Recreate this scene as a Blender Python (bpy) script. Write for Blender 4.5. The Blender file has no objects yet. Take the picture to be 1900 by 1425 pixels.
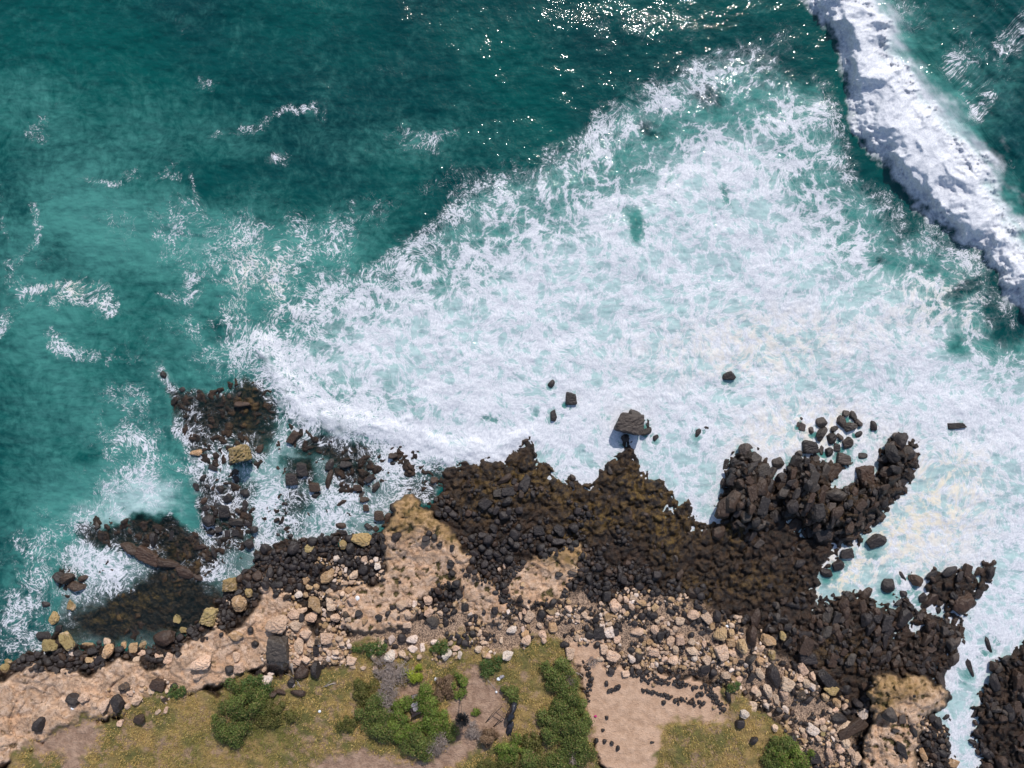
import bpy, bmesh, math, random
import numpy as np
from mathutils import Vector

scene = bpy.context.scene
col = scene.collection
rng = np.random.default_rng(7)
random.seed(7)

# ------------------------------------------------------------------ camera, light, exposure
CAM_H = 64.0          # metres above the water
PXM = 20.0            # photograph pixels per metre at the water line
cam_data = bpy.data.cameras.new('camera')
cam_data.sensor_width = 36.0
cam_data.lens = 36.0 * CAM_H / (1900.0 / PXM)
cam_data.clip_end = 2000.0
cam = bpy.data.objects.new('camera', cam_data)
cam.location = (0, 0, CAM_H)
col.objects.link(cam)
scene.camera = cam

SUN_EL, SUN_AZ = math.radians(43.5), math.radians(16)      # azimuth clockwise from +Y (top of the picture)
world = bpy.data.worlds.new('World')
scene.world = world
world.use_nodes = True
wn = world.node_tree
bg = wn.nodes['Background']
sky = wn.nodes.new('ShaderNodeTexSky')
sky.sky_type = 'NISHITA'
sky.sun_disc = False
sky.sun_elevation = SUN_EL
sky.sun_rotation = SUN_AZ
wn.links.new(sky.outputs[0], bg.inputs[0])
bg.inputs[1].default_value = 0.14
sun_data = bpy.data.lights.new('sun', 'SUN')
sun_data.energy = 3.8
sun_data.angle = math.radians(0.5)
sun_data.color = (1.0, 0.95, 0.88)
sun = bpy.data.objects.new('sun', sun_data)
sd_ = Vector((math.sin(SUN_AZ) * math.cos(SUN_EL), math.cos(SUN_AZ) * math.cos(SUN_EL), math.sin(SUN_EL)))
sun.rotation_euler = sd_.to_track_quat('Z', 'Y').to_euler()
sun.location = (0, 0, 50)
col.objects.link(sun)
scene.view_settings.view_transform = 'Standard'
scene.view_settings.look = 'None'
scene.view_settings.gamma = 1.0
scene.view_settings.use_curve_mapping = False
scene.view_settings.exposure = 0.08

# ------------------------------------------------------------------ numeric helpers
def perlin(x, y, seed=0):
    r = np.random.default_rng(seed)
    n = 256
    perm = r.permutation(n)
    ang = r.random(n) * 2 * np.pi
    gx, gy = np.cos(ang), np.sin(ang)
    xi = np.floor(x).astype(np.int64); yi = np.floor(y).astype(np.int64)
    xf = x - xi; yf = y - yi
    u = xf * xf * xf * (xf * (xf * 6 - 15) + 10); v = yf * yf * yf * (yf * (yf * 6 - 15) + 10)
    def g(ix, iy, dx, dy):
        h = perm[(perm[ix & 255] + iy) & 255]
        return gx[h] * dx + gy[h] * dy
    a = g(xi, yi, xf, yf); b = g(xi + 1, yi, xf - 1, yf)
    c = g(xi, yi + 1, xf, yf - 1); d = g(xi + 1, yi + 1, xf - 1, yf - 1)
    return ((a + u * (b - a)) * (1 - v) + (c + u * (d - c)) * v) * 1.5

def fbm(x, y, period, octaves=4, seed=0, gain=0.5, lac=2.03):
    s = 0.0; amp = 1.0; tot = 0.0; f = 1.0 / period
    for o in range(octaves):
        s = s + amp * perlin(x * f + 17.3 * o, y * f - 9.1 * o, seed + o * 13)
        tot += amp; amp *= gain; f *= lac
    return s / tot

def billow(x, y, period, octaves=4, seed=0, gain=0.5):
    s = 0.0; amp = 1.0; tot = 0.0; f = 1.0 / period
    for o in range(octaves):
        s = s + amp * np.abs(perlin(x * f + 7.3 * o, y * f + 3.1 * o, seed + o * 31))
        tot += amp; amp *= gain; f *= 2.1
    return s / tot

def worley(x, y, period, seed=0):
    """distance to the nearest and the second nearest point of a jittered lattice, in cells"""
    r = np.random.default_rng(seed)
    jx = r.random((64, 64)); jy = r.random((64, 64))
    x = x / period; y = y / period
    xi = np.floor(x).astype(np.int64); yi = np.floor(y).astype(np.int64)
    f1 = np.full(x.shape, 9.0); f2 = np.full(x.shape, 9.0)
    for a in (-1, 0, 1):
        for b in (-1, 0, 1):
            cx = xi + a; cy = yi + b
            d = np.hypot(cx + jx[cx & 63, cy & 63] - x, cy + jy[cx & 63, cy & 63] - y)
            f2 = np.minimum(f2, np.maximum(f1, d)); f1 = np.minimum(f1, d)
    return f1, f2

def sstep(a, b, x):
    t = np.clip((x - a) / (b - a), 0, 1)
    return t * t * (3 - 2 * t)

# coarse painted maps in photograph pixels
CU = np.arange(-420, 2330, 8.0); CV = np.arange(-420, 1860, 8.0)
CUU, CVV = np.meshgrid(CU, CV)
def seg_dist(pts, closed):
    d = np.full(CUU.shape, 1e9)
    n = len(pts)
    for i in range(n if closed else n - 1):
        ax, ay = pts[i][:2]; bx, by = pts[(i + 1) % n][:2]
        dx, dy = bx - ax, by - ay
        t = np.clip(((CUU - ax) * dx + (CVV - ay) * dy) / (dx * dx + dy * dy + 1e-9), 0, 1)
        d = np.minimum(d, np.hypot(CUU - ax - t * dx, CVV - ay - t * dy))
    return d
def sdf(pts):
    """signed distance in pixels, positive inside"""
    d = seg_dist(pts, True)
    ins = np.zeros(CUU.shape, bool)
    n = len(pts)
    for i in range(n):
        ax, ay = pts[i]; bx, by = pts[(i + 1) % n]
        if ay == by: continue
        c = (ay > CVV) != (by > CVV)
        ins ^= c & (CUU < (bx - ax) * (CVV - ay) / (by - ay) + ax)
    return np.where(ins, d, -d)
def union(*m):
    r = m[0]
    for k in m[1:]: r = np.maximum(r, k)
    return r
def blob(u, v, ru, rv, ang=0.0, p=1.0):
    a = math.radians(ang); c, s = math.cos(a), math.sin(a)
    x = (CUU - u) * c + (CVV - v) * s; y = -(CUU - u) * s + (CVV - v) * c
    return np.exp(-((x / ru) ** 2 + (y / rv) ** 2) ** p)
def samp(m, u, v):
    x = np.clip((u - CU[0]) / 8.0, 0, len(CU) - 1.001); y = np.clip((v - CV[0]) / 8.0, 0, len(CV) - 1.001)
    xi = x.astype(int); yi = y.astype(int); fx = x - xi; fy = y - yi
    return (m[yi, xi] * (1 - fx) + m[yi, xi + 1] * fx) * (1 - fy) + (m[yi + 1, xi] * (1 - fx) + m[yi + 1, xi + 1] * fx) * fy

def pos(u, v, z=0.0):
    """the place at height z seen at photograph pixel (u, v)"""
    k = (CAM_H - z) / CAM_H / PXM
    return Vector(((u - 950.0) * k, (712.5 - v) * k, z))

# ------------------------------------------------------------------ outlines traced from the photograph
COAST = [(-400,1290),(-200,1262),(0,1240),(45,1218),(85,1205),(104,1172),(125,1186),(150,1196),(200,1192),(262,1200),(330,1186),(372,1150),
 (402,1112),(432,1082),(470,1044),(484,1014),(560,1002),(640,992),(690,985),(712,980),(728,945),(768,920),(800,935),(822,900),(828,862),
 (850,852),(872,860),(905,850),(930,845),(962,832),(972,812),(988,812),(990,832),(1002,856),(1014,870),(1040,885),(1065,887),(1085,898),(1106,893),
 (1118,870),(1135,855),(1150,848),(1157,822),(1170,812),(1180,838),(1187,865),(1202,885),(1235,892),(1240,915),(1250,930),(1275,925),(1285,942),
 (1302,966),(1332,977),(1344,962),(1330,942),(1336,915),(1337,890),(1348,860),(1362,838),(1383,828),(1402,840),(1420,848),(1430,872),(1436,896),
 (1452,890),(1458,868),(1478,850),(1500,842),(1518,858),(1545,862),(1558,856),(1578,848),(1574,868),(1552,888),(1546,912),(1562,905),(1600,888),
 (1625,888),(1636,862),(1632,838),(1650,815),(1668,806),(1692,818),(1702,850),(1696,885),(1670,925),(1640,962),(1608,985),(1596,1012),(1560,1012),
 (1545,1040),(1522,1078),(1504,1108),(1540,1112),(1582,1092),(1600,1098),(1616,1103),(1642,1116),(1662,1104),(1690,1112),(1697,1134),
 (1674,1163),(1703,1155),(1721,1134),(1742,1129),(1774,1142),(1789,1153),(1797,1174),(1782,1195),(1776,1218),(1755,1247),(1745,1276),(1760,1292),
 (1753,1313),(1740,1324),(1763,1355),(1760,1379),(1772,1400),(1776,1440),(1790,1800),(-400,1800)]
REEF_EAST = [(2300,1120),(1900,1188),(1874,1206),(1847,1232),(1837,1247),(1821,1268),(1813,1300),(1805,1340),(1803,1376),(1816,1395),(1812,1440),(1810,1800),(2300,1800)]
REEF_ISLE = [(1714,1095),(1732,1060),(1768,1058),(1800,1050),(1814,1097),(1796,1140),(1766,1134),(1732,1122)]
REEF_STREAK = [(1820,1045),(1845,1050),(1842,1085),(1818,1105),(1800,1140),(1788,1140),(1812,1098)]
HEAD_A = [(1337,915),(1337,890),(1350,860),(1383,828),(1420,848),(1432,890),(1440,930),(1440,975),(1400,1000),(1360,985),(1335,950)]
HEAD_B = [(1440,930),(1460,870),(1500,845),(1545,862),(1546,905),(1600,888),(1636,862),(1650,815),(1692,818),(1702,850),(1670,925),(1608,985),(1560,1012),(1500,990),(1455,965)]
COVE = [(1466,958),(1484,952),(1496,966),(1500,985),(1478,990),(1466,975)]
LIME_W = [(-400,1300),(-200,1275),(0,1260),(34,1247),(53,1238),(82,1234),(105,1242),(137,1249),(168,1253),(184,1245),(200,1232),(224,1220),(242,1229),
 (263,1243),(297,1245),(316,1232),(329,1210),(339,1195),(363,1184),(389,1171),(413,1168),(426,1176),(447,1166),(463,1147),(474,1126),(484,1100),
 (482,1068),(492,1058),(510,1070),(505,1089),(529,1091),(543,1110),(552,1150),(590,1180),(640,1180),(640,1232),(560,1240),(470,1235),(430,1262),
 (350,1292),(270,1300),(200,1330),(130,1362),(60,1380),(-30,1440),(-400,1500)]
LIME_HEAD = [(768,920),(750,928),(732,934),(726,950),(716,979),(705,997),(707,1013),(721,1034),(716,1053),(713,1075),(680,1080),(663,1078),(637,1097),
 (603,1103),(620,1130),(650,1170),(690,1185),(750,1165),(775,1140),(780,1110),(803,1100),(842,1090),(866,1105),(890,1108),(926,1092),(900,1075),
 (868,1058),(876,1042),(868,1021),(853,1008),(850,995),(829,982),(808,961),(784,937)]
LIME_MID = [(1024,1021),(1050,1012),(1074,1010),(1087,1029),(1075,1060),(1060,1082),(1053,1113),(1018,1126),(971,1129),(945,1118),(926,1092),(953,1056)]
LIME_E = [(1618,1262),(1637,1250),(1663,1258),(1703,1250),(1729,1263),(1745,1284),(1757,1297),(1750,1313),(1737,1318),(1718,1332),(1716,1353),(1705,1379),(1703,1460),(1596,1460),(1600,1366),(1624,1342),(1616,1326),(1612,1308)]
LIME_S = [(1140,1120),(1200,1100),(1260,1110),(1330,1140),(1420,1200),(1500,1260),(1560,1330),(1600,1440),(1500,1440),(1450,1340),(1380,1280),(1300,1250),(1200,1245),(1090,1235),(1075,1185),(1110,1150)]
LIME_S2 = [(600,1180),(660,1172),(760,1150),(850,1120),(950,1120),(1080,1100),(1120,1130),(1100,1170),(1105,1200),(1085,1255),(1040,1240),(900,1235),(650,1225),(560,1245),(480,1240),(500,1190)]
SAND = [(1085,1228),(1124,1248),(1168,1256),(1210,1258),(1247,1266),(1300,1272),(1330,1282),(1345,1326),(1326,1334),(1284,1334),(1245,1339),(1228,1357),(1224,1392),(1215,1440),(1215,1600),(1150,1600),(1142,1430),(1118,1400),(1100,1355),(1092,1303)]
SAND_N = [(1063,1195),(1085,1190),(1118,1196),(1126,1215),(1112,1232),(1085,1232),(1070,1218)]
DIRT = [(868,1234),(892,1234),(905,1262),(937,1275),(931,1308),(946,1345),(938,1368),(905,1372),(884,1385),(850,1418),(800,1445),(700,1440),(570,1440),(585,1415),
 (616,1403),(668,1390),(716,1406),(763,1414),(800,1408),(838,1378),(842,1350),(826,1326),(842,1285),(860,1262)]
CLEARING = [(742,1272),(790,1258),(798,1275),(775,1300),(752,1310),(740,1296)]
GRASS = [(-400,1470),(20,1428),(60,1372),(130,1352),(170,1330),(215,1322),(270,1296),(330,1282),(400,1292),(430,1262),(450,1240),(500,1262),(560,1250),(640,1238),
 (650,1196),(700,1188),(722,1212),(770,1208),(820,1184),(860,1172),(900,1206),(950,1214),(985,1182),(1026,1176),(1052,1200),(1066,1232),(1078,1275),(1092,1310),
 (1098,1360),(1108,1400),(1120,1440),(1130,1600),(-400,1600)]
GRASS_E = [(1226,1355),(1245,1338),(1284,1334),(1330,1336),(1350,1318),(1338,1285),(1342,1266),(1360,1266),(1390,1292),(1402,1322),(1430,1332),(1450,1352),(1480,1392),(1492,1440),(1500,1600),(1205,1600),(1210,1425)]
LAGOON = [(296,690),(340,722),(400,716),(440,700),(505,700),(516,742),(560,795),(640,812),(730,812),(800,838),(832,862),(826,905),(800,940),(762,926),(700,990),
 (560,1005),(482,1040),(432,1090),(370,1152),(330,1190),(250,1206),(128,1206),(108,1172),(118,1130),(98,1090),(112,1025),(150,1010),(150,962),(190,946),
 (260,966),(330,972),(376,978),(368,940),(358,880),(338,832),(316,782),(318,742),(300,712)]
FOAM = [(1240,125),(1330,88),(1440,105),(1545,135),(1572,200),(1600,290),(1680,385),(1780,425),(1850,470),(1900,600),(2300,650),(2300,1500),(1760,1500),(1650,1330),(1600,1200),(1450,1150),(1420,1050),
 (1340,1050),(1240,1010),(1100,970),(990,920),(905,920),(800,890),(640,805),(560,790),(505,700),(490,640),(545,600),(600,515),(700,478),(792,420),(870,340),(960,285),(1062,245),(1140,170)]
WAVE = [(1540,-60,40),(1556,0,44),(1600,60,44),(1612,120,50),(1648,200,58),(1706,262,72),(1746,322,72),(1804,388,54),(1860,446,34),(1896,506,34),(1950,580,28),(2050,660,20)]
SURGE = [(492,640,8),(516,700,14),(550,752,20),(600,782,22),(680,794,16),(760,804,16),(830,832,18),(900,838,16),(955,820,12),(1000,800,8)]

D_land = union(sdf(COAST), sdf(REEF_EAST), sdf(REEF_ISLE), sdf(REEF_STREAK))
D_land = np.minimum(D_land, -sdf(COVE))
REEF_AWASH = [[(316,742),(345,722),(408,718),(440,702),(508,700),(520,762),(500,800),(492,850),(478,866),(428,872),(384,862),(345,812)],
 [(530,780),(575,800),(640,820),(700,838),(712,862),(640,876),(590,852),(550,830)],[(520,850),(580,848),(578,915),(530,905)],[(600,872),(690,868),(700,905),(620,925)],
 [(740,850),(826,858),(824,905),(800,938),(760,920)],[(500,920),(560,915),(580,960),(520,985)],
 [(150,962),(190,947),(290,965),(372,988),(400,1040),(392,1068),(350,1075),(290,1050),(225,1018),(180,1002),(150,1000)],[(98,1050),(150,1062),(165,1085),(135,1105),(110,1090)],
 [(375,880),(470,900),(470,1010),(400,1030),(376,970)]]
D_awash = union(*[sdf(p) for p in REEF_AWASH])
D_lagoon = sdf(LAGOON)
D_heads = union(sdf(HEAD_A), sdf(HEAD_B))
D_lime_w, D_lime_h, D_lime_m, D_lime_e = sdf(LIME_W), sdf(LIME_HEAD), sdf(LIME_MID), sdf(LIME_E)
LIME_P = [(846,1098),(870,1068),(925,1085),(958,1125),(934,1160),(885,1162),(856,1134)]
D_lime_m = union(D_lime_m, sdf(LIME_P))
D_lime = union(D_lime_w, D_lime_h, D_lime_m, D_lime_e)
D_limes = union(sdf(LIME_S), sdf(LIME_S2))
D_sand = union(sdf(SAND), sdf(SAND_N))
SOIL_W = [(40,1385),(110,1356),(178,1336),(188,1360),(160,1400),(150,1445),(100,1445),(120,1396),(70,1396)]
D_dirt = union(sdf(DIRT), sdf(CLEARING), sdf(SOIL_W))
D_grass = union(sdf(GRASS), sdf(GRASS_E))
D_foam = sdf(FOAM)
def band(pts):
    d = np.full(CUU.shape, -1e9)
    n = len(pts)
    for i in range(n - 1):
        ax, ay, aw = pts[i]; bx, by, bw = pts[i + 1]
        dx, dy = bx - ax, by - ay
        t = np.clip(((CUU - ax) * dx + (CVV - ay) * dy) / (dx * dx + dy * dy), 0, 1)
        d = np.maximum(d, (aw + t * (bw - aw)) - np.hypot(CUU - ax - t * dx, CVV - ay - t * dy))
    return d
D_wave = band(WAVE)
D_surge = band(SURGE)
M_algae = sum(a * blob(*b) for a, b in [(1,(1120,960,60,24,20)),(1,(1060,985,40,20,0)),(.9,(1180,905,50,40,50)),(.8,(1250,960,60,40,40)),(1,(1230,1010,20,40,-10)),
    (.7,(930,890,70,30,0)),(.9,(1360,985,26,30,0)),(.7,(1540,935,60,30,-20)),(.8,(260,1110,90,22,-8)),(1,(205,1150,40,14,-5)),(.6,(330,1040,60,30,25)),
    (.6,(1020,900,80,40,10)),(.5,(900,940,50,30,0)),(.5,(1400,1080,80,30,0)),(.7,(1290,1100,30,30,0)),(.6,(460,750,30,60,10)),(.5,(1560,1210,50,30,0))])
M_broken = np.clip(sum(blob(*b) for b in [(1740,1180,90,90,0),(1860,1300,70,110,0),(1560,1090,60,24,0),(1640,1110,70,30,0)]), 0, 1)
M_tide = sum(blob(*b) for b in [(768,950,46,30,0),(830,985,50,18,35),(740,975,24,20,0),(1680,1275,60,24,0),(1050,1030,40,22,0),(672,1040,40,26,0),(1640,1300,20,30,0)])

# ------------------------------------------------------------------ graded grids: fine in view, coarse to the horizon
def axis(lo, hi, step, far_lo, far_hi):
    a = list(np.arange(lo, hi + step, step)); s = step
    while a[-1] < far_hi: s *= 1.45; a.append(a[-1] + s)
    s = step; b = []
    x = lo
    while x > far_lo: s *= 1.45; x -= s; b.append(x)
    return np.array(b[::-1] + a)
def grid_object(name, U, V, Z, attrs, mat, keep=None):
    k = (CAM_H - Z) / CAM_H / PXM
    X = (U - 950.0) * k; Y = (712.5 - V) * k
    return grid_xyz(name, X, Y, Z, attrs, mat, keep)
def grid_xyz(name, X, Y, Z, attrs, mat, keep=None):
    ny, nx = X.shape
    co = np.stack([X, Y, Z], -1).reshape(-1, 3).astype(np.float32)
    i = np.arange(ny * nx).reshape(ny, nx)
    q = np.stack([i[1:, :-1], i[1:, 1:], i[:-1, 1:], i[:-1, :-1]], -1)
    q = q.reshape(-1, 4) if keep is None else q[keep]
    me = mesh_arrays(name, co, q, 4, True)
    for an, av in attrs.items():
        if av.ndim == 3:
            at = me.attributes.new(an, 'FLOAT_VECTOR', 'POINT'); at.data.foreach_set('vector', av.reshape(-1).astype(np.float32))
        else:
            at = me.attributes.new(an, 'FLOAT', 'POINT'); at.data.foreach_set('value', av.reshape(-1).astype(np.float32))
    me.materials.append(mat)
    o = bpy.data.objects.new(name, me); col.objects.link(o)
    return o
def mesh_arrays(name, co, faces, k, smooth):
    me = bpy.data.meshes.new(name)
    me.vertices.add(len(co)); me.vertices.foreach_set('co', np.ascontiguousarray(co, dtype=np.float32).reshape(-1))
    nf = len(faces)
    me.loops.add(nf * k); me.loops.foreach_set('vertex_index', np.ascontiguousarray(faces, dtype=np.int32).reshape(-1))
    me.polygons.add(nf); me.polygons.foreach_set('loop_start', np.arange(0, nf * k, k, dtype=np.int32))
    me.polygons.foreach_set('loop_total', np.full(nf, k, dtype=np.int32))
    me.polygons.foreach_set('use_smooth', np.full(nf, smooth, dtype=bool))
    me.update(); me.validate()
    return me

# ------------------------------------------------------------------ shader helpers
class NT:
    def __init__(s, name):
        s.m = bpy.data.materials.new(name); s.m.use_nodes = True
        s.t = s.m.node_tree; s.t.nodes.clear()
        s.out = s.t.nodes.new('ShaderNodeOutputMaterial')
    def n(s, typ, **kw):
        nd = s.t.nodes.new(typ)
        for k, v in kw.items(): setattr(nd, k, v)
        return nd
    def put(s, sock, v):
        if isinstance(v, bpy.types.NodeSocket): s.t.links.new(v, sock)
        elif v is not None: sock.default_value = v
    def math(s, op, a, b=None, c=None, clamp=False):
        nd = s.n('ShaderNodeMath', operation=op, use_clamp=clamp)
        s.put(nd.inputs[0], a)
        if b is not None: s.put(nd.inputs[1], b)
        if c is not None: s.put(nd.inputs[2], c)
        return nd.outputs[0]
    def vm(s, op, a, b=None, sc=None):
        nd = s.n('ShaderNodeVectorMath', operation=op)
        s.put(nd.inputs[0], a)
        if b is not None: s.put(nd.inputs[1], b)
        if sc is not None: s.put(nd.inputs['Scale'], sc)
        return nd.outputs[0]
    def ss(s, x, a, b):
        nd = s.n('ShaderNodeMapRange', interpolation_type='SMOOTHSTEP')
        s.put(nd.inputs[0], x); s.put(nd.inputs[1], a); s.put(nd.inputs[2], b)
        return nd.outputs[0]
    def noise(s, vec, scale, detail=4, rough=0.55, dist=0.0, dim='3D', out=0):
        nd = s.n('ShaderNodeTexNoise', noise_dimensions=dim)
        s.put(nd.inputs['Vector'], vec); s.put(nd.inputs['Scale'], scale)
        nd.inputs['Detail'].default_value = detail; nd.inputs['Roughness'].default_value = rough
        nd.inputs['Distortion'].default_value = dist
        return nd.outputs[out]
    def voro(s, vec, scale, feat='DISTANCE_TO_EDGE', dim='3D', out='Distance'):
        nd = s.n('ShaderNodeTexVoronoi', feature=feat, voronoi_dimensions=dim)
        s.put(nd.inputs['Vector'], vec); s.put(nd.inputs['Scale'], scale)
        return nd.outputs[out]
    def mix(s, f, a, b, mode='MIX'):
        nd = s.n('ShaderNodeMix', data_type='RGBA', blend_type=mode)
        s.put(nd.inputs[0], f)
        s.put(nd.inputs[6], a if isinstance(a, bpy.types.NodeSocket) else (*a, 1))
        s.put(nd.inputs[7], b if isinstance(b, bpy.types.NodeSocket) else (*b, 1))
        return nd.outputs[2]
    def attr(s, name, out='Fac'):
        nd = s.n('ShaderNodeAttribute', attribute_name=name); return nd.outputs[out]
    def objpos(s):
        return s.n('ShaderNodeTexCoord').outputs['Object']
    def geopos(s):
        return s.n('ShaderNodeNewGeometry').outputs['Position']
    def bump(s, h, strength=0.5, dist=0.1, normal=None):
        nd = s.n('ShaderNodeBump'); s.put(nd.inputs['Height'], h)
        s.put(nd.inputs['Strength'], strength); s.put(nd.inputs['Distance'], dist)
        if normal: s.put(nd.inputs['Normal'], normal)
        return nd.outputs[0]
    def bsdf(s, color, rough=0.8, normal=None, spec=0.3, **kw):
        nd = s.n('ShaderNodeBsdfPrincipled')
        s.put(nd.inputs['Base Color'], color if isinstance(color, bpy.types.NodeSocket) else (*color, 1))
        s.put(nd.inputs['Roughness'], rough); s.put(nd.inputs['Specular IOR Level'], spec)
        if normal: s.put(nd.inputs['Normal'], normal)
        for k, v in kw.items(): s.put(nd.inputs[k], v)
        return nd.outputs[0]
    def done(s, sh):
        s.t.links.new(sh, s.out.inputs[0]); return s.m

# ------------------------------------------------------------------ ground material
def ground_material():
    s = NT('shore_ground')
    P = s.geopos()
    n_big = s.noise(P, 0.35, 5, 0.6)
    n_mid = s.noise(P, 1.6, 6, 0.65)
    n_fine = s.noise(P, 9.0, 5, 0.7)
    lime, limes, sand, dirt, grass, algae, tide = [s.attr(a) for a in ('lime', 'limes', 'sand', 'dirt', 'grass', 'algae', 'tide')]
    pit = s.attr('pit')
    # wet basalt bedrock
    rock = s.mix(s.ss(n_mid, 0.35, 0.7), (0.010, 0.0065, 0.005), (0.048, 0.025, 0.014))
    rock = s.mix(s.math('MULTIPLY', s.ss(n_fine, 0.55, 0.75), 0.5), rock, (0.10, 0.065, 0.03))
    alg = s.mix(s.ss(n_fine, 0.3, 0.7), (0.055, 0.030, 0.006), (0.21, 0.13, 0.03))
    rock = s.mix(s.math('MULTIPLY', algae, s.ss(n_mid, 0.42, 0.66)), rock, alg)
    # limestone
    lc = s.mix(s.ss(n_mid, 0.35, 0.65), (0.45, 0.28, 0.175), (0.64, 0.46, 0.34))
    lc = s.mix(s.ss(n_big, 0.5, 0.7), lc, (0.56, 0.34, 0.21))
    lc = s.mix(s.ss(n_fine, 0.52, 0.72), lc, (0.34, 0.20, 0.115))
    lc = s.mix(s.math('MULTIPLY', s.ss(s.noise(P, 0.8, 6, 0.7), 0.52, 0.66), 0.75), lc, (0.27, 0.165, 0.095))
    lc = s.mix(s.math('MULTIPLY', s.ss(s.noise(P, 3.4, 5, 0.7), 0.54, 0.62), 0.6), lc, (0.17, 0.10, 0.055))
    ck = s.voro(s.vm('ADD', P, s.vm('SCALE', s.noise(P, 1.1, 4, 0.6, out=1), sc=1.6)), 0.45)
    lc = s.mix(s.math('MULTIPLY', s.ss(ck, 0.03, 0.0), 0.5), lc, (0.12, 0.07, 0.04))
    tcol = s.mix(s.ss(n_mid, 0.4, 0.6), (0.16, 0.10, 0.025), (0.36, 0.22, 0.10))
    lc = s.mix(s.math('MULTIPLY', tide, 0.85), lc, tcol)
    lc = s.mix(pit, lc, s.mix(s.ss(n_fine, 0.4, 0.6), (0.03, 0.026, 0.010), (0.11, 0.085, 0.03)))
    # rubble ground: limestone grit between the boulders
    rb = s.mix(s.ss(n_fine, 0.42, 0.58), (0.10, 0.065, 0.045), (0.47, 0.32, 0.22))
    # sand and dirt
    sv = s.voro(P, 3.4, 'F1')
    sc_ = s.mix(s.ss(n_mid, 0.3, 0.7), (0.39, 0.245, 0.16), (0.54, 0.36, 0.25))
    sc_ = s.mix(s.math('MULTIPLY', s.ss(sv, 0.25, 0.0), 0.35), sc_, (0.25, 0.15, 0.09))
    dc = s.mix(s.ss(n_mid, 0.35, 0.7), (0.25, 0.155, 0.105), (0.42, 0.28, 0.20))
    dc = s.mix(s.math('MULTIPLY', s.ss(n_fine, 0.55, 0.7), 0.6), dc, (0.14, 0.085, 0.05))
    gc = s.mix(s.ss(n_big, 0.40, 0.62), (0.12, 0.115, 0.032), (0.33, 0.22, 0.085))
    gc = s.mix(s.ss(s.noise(P, 0.9, 5, 0.65), 0.50, 0.62), gc, (0.30, 0.20, 0.125))
    gc = s.mix(s.ss(n_fine, 0.48, 0.7), gc, (0.10, 0.065, 0.03))
    c = s.mix(s.math('MULTIPLY', limes, s.ss(s.math('ADD', n_mid, s.math('MULTIPLY', limes, 0.35)), 0.5, 0.62)), rock, rb)
    c = s.mix(lime, c, lc)
    c = s.mix(sand, c, sc_)
    c = s.mix(grass, c, gc)
    c = s.mix(dirt, c, dc)
    dry = s.math('MAXIMUM', s.math('MAXIMUM', lime, sand), s.math('MAXIMUM', grass, dirt))
    rough = s.math('MULTIPLY_ADD', dry, 0.45, 0.45)
    h = s.math('ADD', s.math('MULTIPLY', n_mid, 0.35), s.math('MULTIPLY', n_fine, 0.18))
    h = s.math('SUBTRACT', h, s.math('MULTIPLY', s.math('MULTIPLY', sand, s.ss(sv, 0.3, 0.0)), 0.06))
    b = s.bump(h, s.math('SUBTRACT', 1.0, s.math('MULTIPLY', sand, 0.3)), 0.6)
    return s.done(s.bsdf(c, rough, b, 0.35))

def cstep(dm, u, v, w):
    return sstep(-w, w, samp(dm, u, v))

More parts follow.
